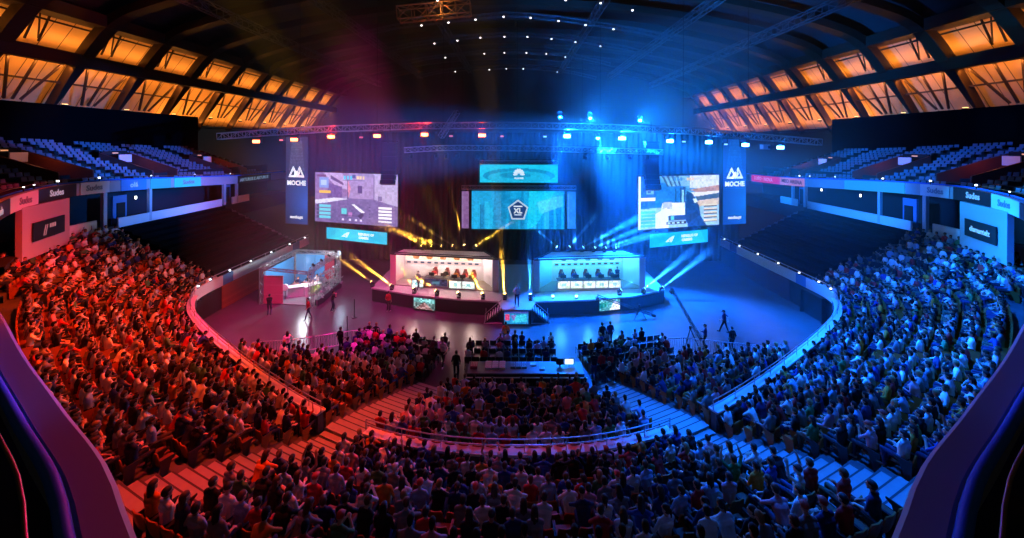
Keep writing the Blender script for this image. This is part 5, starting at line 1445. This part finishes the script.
# ------------------------------------------------------------------ floor chairs in three blocks, their sitters
CHM = mat('floor_chair_black', (.018, .018, .02), .5)
def make_chair():
    t = thing('floor_chair', '-', 'chair', (0, 0, 0), world=False)
    MB().sweep([[(-.2, -.18, z), (.2, -.18, z), (.21, .2, z), (-.21, .2, z)] for z in (.43, .47)]).build('seat', CHM, t)
    MB().sweep([[(-.2, y, z), (0, y - .03, z), (.2, y, z), (.2, y - .025, z), (0, y - .055, z), (-.2, y - .025, z)] for y, z in ((-.2, .52), (-.23, .7), (-.25, .86))]).build('backrest', CHM, t)
    mb = MB()
    for sx in (-1, 1):
        mb.tube((sx * .2, -.2, 0), (sx * .2, -.24, .8), .013, 5); mb.tube((sx * .2, .2, 0), (sx * .2, .17, .44), .013, 5); mb.tube((sx * .2, -.2, .42), (sx * .2, .18, .42), .012, 5)
    mb.tube((-.2, -.2, .42), (.2, -.2, .42), .012, 5)
    mb.build('frame', DKSTEEL, t)
    return t
CH0 = make_chair(); ch_used = False
BLOCKS = [('middle', (-2.9, 26.0), (2.5, 26.0), 3, 1.0, 12), ('red side', (-10.4, 27.3), (-4.7, 25.8), 5, .85, 12), ('blue side', (4.4, 25.6), (9.9, 26.8), 5, .82, 12)]
for nm, a, b, rows, pitch, n in BLOCKS:
    a, b = Vector(a), Vector(b); d = (b - a).normalized(); nrm = Vector((-d.y, d.x))
    for r in range(rows):
        for q in range(n):
            p = a.lerp(b, q / (n - 1)) - nrm * (r * pitch)
            t = CH0 if not ch_used else copy_tree(CH0); ch_used = True
            t.location = (p.x, p.y, 0); t.rotation_euler = (0, 0, math.atan2(d.y, d.x))
            tag(t, f'black floor chair in the {nm} block, {ordinal(r + 1)} row from the stage, {ordinal(q + 1)} chair along', 'chair', f'black floor chairs of the {nm} block')
            pr = {'middle': (.35, .55, .5)[min(r, 2)], 'red side': (.55, .6, .8, .85, .9)[r], 'blue side': (.4, .55, .55, .3, .12)[r]}[nm]
            if R.random() < pr:
                CROWD.append(dict(x=p.x, y=p.y, z=0, rz=math.atan2(d.y, d.x), shirt=R.choices(SHIRTS, SW)[0], hair=R.choices(HAIRCOL)[0], pose=R.choice([0, 1, 2, 5, 7]), jit=R.uniform(-.2, .2), sec='floor'))

# ------------------------------------------------------------------ the far crowd and the seats beneath it
LOW = []
for d, _ in SIT:
    P, hc, HMx = body(**{**d, 'fine': False}); me, co, T, reg = cones_mesh(P, .034, .22, 1); LOW.append((co, T, reg)); bpy.data.meshes.remove(me)
SKINC = [(.55, .33, .23), (.62, .40, .29), (.45, .25, .16), (.30, .16, .09)]; TRC = [(.02, .03, .07), (.015, .015, .018), (.05, .05, .06), (.03, .05, .12), (.14, .11, .07)]
def crowd_mesh(name, L, label):
    Vs, Ts, Cs = [], [], []; n0 = 0
    for s in L:
        co, T, reg = LOW[s['pose']]; a = s['rz'] + s['jit']; ca, sa = math.cos(a), math.sin(a); sc = R.uniform(.94, 1.05)
        q = co * sc; Vs.append(np.stack([q[:, 0] * ca - q[:, 1] * sa + s['x'], q[:, 0] * sa + q[:, 1] * ca + s['y'], q[:, 2] + s['z']], 1))
        pal = np.array([R.choice(SKINC), s['shirt'][1], R.choice(TRC), (.03, .03, .03), (.02, .02, .02), s['hair'][1]]); Cs.append(pal[reg]); Ts.append(T + n0); n0 += len(co)
    me = mesh_np(name, np.concatenate(Vs), np.concatenate(Ts), np.concatenate(Cs), [attr_mat('crowd_clothes')])
    me.polygons.foreach_set('use_smooth', [True] * len(me.polygons))
    o = link(name, me); tag(o, label, 'crowd', kind='stuff')
crowd_mesh('seated_crowd', [s for s in CROWD], 'thousands of seated spectators packed into the bowl, the raked floor blocks and floor chairs')
LV, LF = np.array(lowV), np.array(lowF); Vs, Fs = [], []; n0 = 0
for s in SPOTS:
    if s.get('seat'): continue
    a = s['rz']; ca, sa = math.cos(a), math.sin(a); Vs.append(np.stack([LV[:, 0] * ca - LV[:, 1] * sa + s['x'], LV[:, 0] * sa + LV[:, 1] * ca + s['y'], LV[:, 2] + s['z']], 1)); Fs.append(LF + n0); n0 += len(LV)
me = mesh_np('bowl_seats', np.concatenate(Vs), np.concatenate(Fs), None, [SEATC]); o = link('bowl_seats', me); tag(o, 'orange seats under the far crowd round the bowl', 'seats', kind='stuff')
print('SPOTS', len(SPOTS), 'individuals', sum(1 for s in SPOTS if s.get('ind')), 'crowd', len(CROWD))

# ------------------------------------------------------------------ people one can pick out
def stand_at(px, py, z, key, shirt, label, rz=0., style='short', hc=(.02, .012, .01), s=1.):
    p = atz(px, py, z); return person('person', key, p, rz, sh(shirt), style, hc, label)
stand_at(457, 379.5, .02, 'arms down', 'black', 'person in black standing on the red-lit floor at the foot of the broad stairs')
stand_at(595, 380, .02, 'arms folded', 'black', 'person in black standing at the foot of the blue-lit broad stairs')
stand_at(333, 312, 0, 'camera', 'black', 'person in black holding a camera on the bright floor beside the truss set', -1.2)
stand_at(309, 320, 0, 'walking', 'red', 'person in red walking on the magenta floor in front of the truss set', 2.5)
stand_at(270, 316, 0, 'arms folded', 'black', 'person in black standing by the pink panels of the truss set', .3)
stand_at(389, 312, 0, 'arms down', 'red', 'person in reddish top standing in front of the stage corner', -.2)
stand_at(725, 332, 0, 'walking', 'navy', 'person walking alone on the open blue floor', .8)
stand_at(733, 351, 0, 'arms down', 'black', 'person in dark clothes standing by the barriers on the blue floor', .2)
stand_at(706, 348, 0, 'arms folded', 'navy', 'person standing beside the camera crane on the blue floor', 1.0)
stand_at(288, 358, 0, 'hand raised', 'white', 'person in white by the barriers on the magenta floor', .5, 'long')
stand_at(341, 353, 0, 'arms down', 'black', 'person in black standing behind the barriers at the violet floor', -.3)
stand_at(360, 354, 0, 'arms folded', 'navy', 'person in navy standing at the corner of the red side floor chairs', -.4)
stand_at(444, 366, 0, 'walking', 'white', 'person in white shirt walking at the end of the red side floor chairs', 2.9, 'cap', (.1, .04, .03))
stand_at(506.5, 346.5, 0, 'arms down', 'orange', 'person in orange standing in front of the middle stage screen', .1)
for px, py, sx, lab in ((603, 347, 'black', 'first'), (611, 345.5, 'navy', 'second')): stand_at(px, py, 0, 'arms down', sx, f'{lab} of two people standing before the blue side floor chairs', .1)
p = V3((.2, 30.5, DZ)); person('person', 'hand raised', p, PI, sh('white'), 'short', (.02, .01, .01), 'host in white standing on the middle stage thrust, facing the crowd')
stand_at(419, 290.5, DZ, 'walking', 'grey', 'person in grey standing beside the small white desk of the crest booth', 2.8)
stand_at(617.8, 285, DZ + .06, 'arms folded', 'navy', 'coach standing behind the players in the cyan booth', PI)
for di, n, cols, bn in ((0, 3, ('orange', 'red', 'red'), 'pale desk of the crest booth'), (1, 2, ('red', 'black'), 'dark desk of the crest booth'), (3, 5, ('navy', 'dark blue', 'navy', 'dark blue', 'navy'), 'long desk of the cyan booth')):
    a, b, r, nn, rz = DESKS[di]
    for k in range(n):
        q = a.lerp(b, (k + .5) / n) + nn * 1.02
        person('person', 'playing', q, rz + PI, sh(cols[k]), 'short', (.02, .012, .01), f'player in {cols[k]} at the {bn}, {ordinal(k + 1)} from red side')
        t = thing('gaming_chair', f'high-backed chair of the {ordinal(k + 1)} player at the {bn}', 'chair', tuple(q), 'players\' chairs', world=False, rz=rz + PI)
        gm = mat('chair_red_black', (.2, .02, .02), .5)
        MB().box((0, .05, .41), (.5, .5, .08)).build('seat', gm, t); MB().sweep([[(-w_, y_, z_), (w_, y_, z_), (w_, y_ - .08, z_), (-w_, y_ - .08, z_)] for w_, y_, z_ in ((.22, -.2, .42), (.26, -.23, .7), (.26, -.26, .95), (.16, -.29, 1.2), (.14, -.3, 1.32))]).build('backrest', gm, t)
        MB().tube((0, 0, .06), (0, 0, .38), .04).build('column', PLAST, t); mb = MB()
        for w_ in range(5): mb.tube((0, 0, .08), (.3 * math.cos(w_ * 1.257), .3 * math.sin(w_ * 1.257), .03), .025)
        mb.build('foot_star', PLAST, t)
for k, (x, y, c_, lab) in enumerate(((-20.3, 35.9, 'navy', 'first'), (-19.6, 36.3, 'black', 'second'), (-18.9, 36.6, 'white', 'third'))):
    person('person', 'playing', (x, y, .3), 2.7, sh(c_), 'short', (.02, .012, .01), f'analyst in {c_} seated behind the white desk, {lab} from the pink panels')
    t = thing('analyst_stool', f'dark stool of the {lab} analyst behind the white desk', 'stool', (x, y, .06), world=False)
    MB().tube((0, 0, .6), (0, 0, .68), .2, 12).build('seat', PLAST, t); MB().tube((0, 0, 0), (0, 0, .6), .035).build('column', STEEL, t); MB().tube((0, 0, 0), (0, 0, .03), .2, 12).build('base', STEEL, t)

# ------------------------------------------------------------------ beams of the moving heads, haze and the big washes
HAZE = bpy.data.materials.new('stage_haze'); HAZE.use_nodes = True; nt = HAZE.node_tree; nt.nodes.remove(nt.nodes['Principled BSDF'])
vs = nt.nodes.new('ShaderNodeVolumeScatter'); vs.inputs['Color'].default_value = (1, 1, 1, 1); vs.inputs['Density'].default_value = .007; vs.inputs['Anisotropy'].default_value = 0
nt.links.new(vs.outputs[0], nt.nodes['Material Output'].inputs['Volume'])
o = MB().box((4, 42.5, 14.6), (56, 31, 29)).build('haze', HAZE); tag(o, 'thin haze hanging over the stage and under the roof', 'haze', kind='stuff')

YEL, BEAMB = (1, .48, .03), (.03, .4, 1)
def smoke(col_name):
    """smoke shaped to show the beam, thinned along it (its own z axis)"""
    nm = 'beam_smoke'
    if nm in MATS: return MATS[nm]
    m = bpy.data.materials.new(nm); m.use_nodes = True; nt = m.node_tree; nt.nodes.remove(nt.nodes['Principled BSDF'])
    v = nt.nodes.new('ShaderNodeVolumeScatter'); v.inputs['Color'].default_value = (1, 1, 1, 1)
    tc = nt.nodes.new('ShaderNodeTexCoord'); sx = nt.nodes.new('ShaderNodeSeparateXYZ'); nt.links.new(tc.outputs['Object'], sx.inputs[0])
    r = nt.nodes.new('ShaderNodeMapRange'); r.inputs['From Min'].default_value = 0; r.inputs['From Max'].default_value = 1; r.inputs['To Min'].default_value = .6; r.inputs['To Max'].default_value = 0
    nt.links.new(sx.outputs['Z'], r.inputs['Value']); nt.links.new(r.outputs['Result'], v.inputs['Density'])
    nt.links.new(v.outputs[0], nt.nodes['Material Output'].inputs['Volume']); MATS[nm] = m
    return m
def beam(p, aim_px, col, power, ang, label, group, d_aim):
    p = V3(p); tgt = at(*aim_px, d_aim); a = (tgt - p); L = a.length * 1.35; a.normalize()
    yel = col is YEL
    q = moving_head(p, a, label, group, 'yellow' if yel else 'cyan', .9)
    lamp('SPOT', 'moving_head_beam', q, col, power, q + a * 3, ang, .25, .03)
    mb = MB(); n = 14; k = math.tan(math.radians(ang / 2)) * L
    mb.tube((0, 0, 0), (0, 0, 1), .07, n, .07 + k)
    o = mb.build('beam_smoke_cone', smoke('y'))  # beam-shaped cone of smoke, added so the light shows
    o.matrix_world = Matrix.Translation(q - a * .01) @ a.to_track_quat('Z', 'Y').to_matrix().to_4x4() @ Matrix.Diagonal((1, 1, L, 1))
    tag(o, 'added smoke cone lit by a ' + ('yellow' if yel else 'blue') + ' beam ' + ('over the booth roof' if 'roof' in group else 'at the stage edge'), 'smoke', ('yellow' if yel else 'blue') + (' roof' if 'roof' in group else ' stage edge') + ' beams in smoke', 'stuff')
BP = 75000
for (px, py), aim, pw in (((423.5, 246), (388, 229), .7), ((433.5, 247), (388, 234), .8), ((443.5, 248), (385, 230), 1.2), ((454.5, 249.5), (420, 228), 1), ((465, 250.5), (458.5, 225), 1.3), ((475, 250), (503, 232), .8)):
    d = 36.2; p = at(px, py, d); p.z = 4.08
    beam(p, aim, YEL, BP * pw, 5, 'moving head on the crest booth roof throwing a yellow beam', 'yellow moving heads on the crest booth roof', d + .2)
for (px, py), aim, pw in (((558.5, 250), (532, 229), 1), ((569, 250), (590, 226), 1), ((582, 250), (638, 221), 1.2), ((593.6, 250), (640, 232), 1.1), ((604.5, 250), (650, 237), .8), ((614.5, 250), (656, 238), .5)):
    d = 35.8; p = at(px, py, d); p.z = 4.08
    beam(p, aim, BEAMB, BP * pw, 5, 'moving head on the cyan booth roof throwing a blue beam', 'blue moving heads on the cyan booth roof', d + .2)
for (px, py), aim, pw in (((373, 287), (347, 268), .8), ((392.5, 290), (362, 268), 1), ((415, 293.5), (402, 272), .9), ((437.7, 295.5), (421, 284), .9), ((459.5, 298), (451, 287), .8), ((483.7, 299), (473, 280), 1), ((505.5, 299.5), (502.5, 266), 1.6)):
    p = atz(px, py, DZ + .02); beam(p, aim, YEL, BP * pw, 7, 'moving head throwing a yellow beam from the stage edge', 'yellow moving heads on the stage edge', p.y - .12)
for (px, py), aim, pw in (((531, 300), (530, 270), .7), ((620, 294.5), (634, 284), .9), ((644, 293), (682, 262), 1.1), ((662, 291.5), (700, 262), 1.1)):
    p = atz(px, py, DZ + .02); beam(p, aim, BEAMB, BP * pw, 7, 'moving head throwing a blue beam from the stage edge', 'blue moving heads on the stage edge', p.y + .3)
for k, px in enumerate((553.5, 577)):
    p = atz(px, 298, DZ); t = thing('stage_lamp', f'small glowing lamp on the blue half of the stage edge, {NUMS[k]} from the middle', 'lamp', tuple(p))
    MB().box(p + V3((0, 0, .06)), (.2, .2, .12)).build('base', PLAST, t); MB().tube(p + V3((0, 0, .12)), p + V3((0, 0, .22)), .09, 8).build('lens', mat('lens_cyan', (.3, .8, 1)), t)

# washes: truss and roof lamps colour the audience; added unseen ones tint other surfaces
def big(loc, tgt, col, power, ang, size=.5): lamp('SPOT', 'hall_wash', loc, col, power, tgt, ang, .7, size)
RW, BW, MW = (1, .052, .004), (.003, .13, 1), (1, .02, .3)
big((-12, 26, 16), (-24, 20, 3), RW, 12000, 60)
big((-10, 21, 29), (-23, 21, 4), RW, 52000, 50)
big((-7, 19, 29), (-13, 14, 3), RW, 30000, 46)
big((13, 38.5, 14.6), (24, 22, 3), BW, 150000, 56)
big((9, 38.5, 14.8), (14, 15, 3), BW, 80000, 48)
big((10, 21, 29), (23, 21, 4), BW, 110000, 52)
big((7, 19, 29), (13, 14, 3), BW, 52000, 44)
big((-9, 22, 29), (-6.6, 17, 1.5), RW, 17000, 17)  # added spots to colour the two broad stairs
big((9, 22, 29), (6.9, 17, 1.5), BW, 30000, 17)
big((-11, 20, 29), (-9.3, 10.5, 4), (1, .01, .05), 12000, 13)
big((5, 38.5, 15), (3, 14, 3), BW, 22000, 42)
big((-4, 26.5, 26), (-4, 16, 3), (1, .04, .1), 7000, 42)
big((-10, 24, 28), (-15, 30, 0), (1, .004, .34), 48000, 42)          # magenta pool on the floor
big((8, 38, 14.8), (14.5, 30, 0), BW, 380000, 56)
big((4, 36.5, 14.6), (4.5, 28.5, 0), BW, 120000, 44)
big((-5, 24, 28), (-5, 29, 0), (1, .006, .2), 20000, 24)
big((12, 26, 15), (-45, 44, 13), (.01, .17, 1), 210000, 20)        # added cold light on the empty upper seats
big((-6, 26, 15), (44, 40, 12.5), (.01, .13, 1), 80000, 24)
big((-9, 26, 17), (-32, 26, 8.6), (1, .002, .04), 20000, 20)        # added for the two sponsor walls
big((9, 38.5, 14.8), (32, 26, 8.6), (.005, .26, 1), 110000, 22)
big((9, 30, 15), (34.5, 38, 9.2), (.005, .2, 1), 60000, 26)
big((11, 30, 15), (-34.5, 37, 9.3), (.01, .2, 1), 90000, 15)
big((-12, 26, 15), (-7, 6, 9.5), (1, .002, .25), 9000, 26)          # added for the near ends of the parapet
big((12, 26, 15), (7, 6, 9.5), (.12, .02, 1), 4000, 26)
big((10, 26, 15), (-8, 6.5, 10.5), BW, 15000, 13)
big((-8, 26, 15), (8.5, 6.7, 10.5), BW, 9000, 16)
# tell look-alikes of one group apart by their order in the hall
same = {}
for o in bpy.data.objects:
    if o.parent is None and o.get('group') and o.get('label'): same.setdefault((o['group'], o['label']), []).append(o)
for (g, l), L in same.items():
    if len(L) < 2: continue
    ys = [o.location.y for o in L]; deep = max(ys) - min(ys) > 6
    if all(o.location.length < .01 for o in L): 
        for o in L: o['sort'] = sum((o.matrix_world @ v.co).x for v in o.data.vertices[:8]) / 8
    for n, o in enumerate(sorted(L, key=lambda o: (-o.location.y if deep else o.get('sort', o.location.x)))):
        o['label'] = l + ', ' + ordinal(n + 1) + (' from the stage end' if deep else ' from red side')
        if 'sort' in o: del o['sort']
# what the script used for itself only
for o in list(bpy.data.objects):
    if 'world_built' in o: del o['world_built']
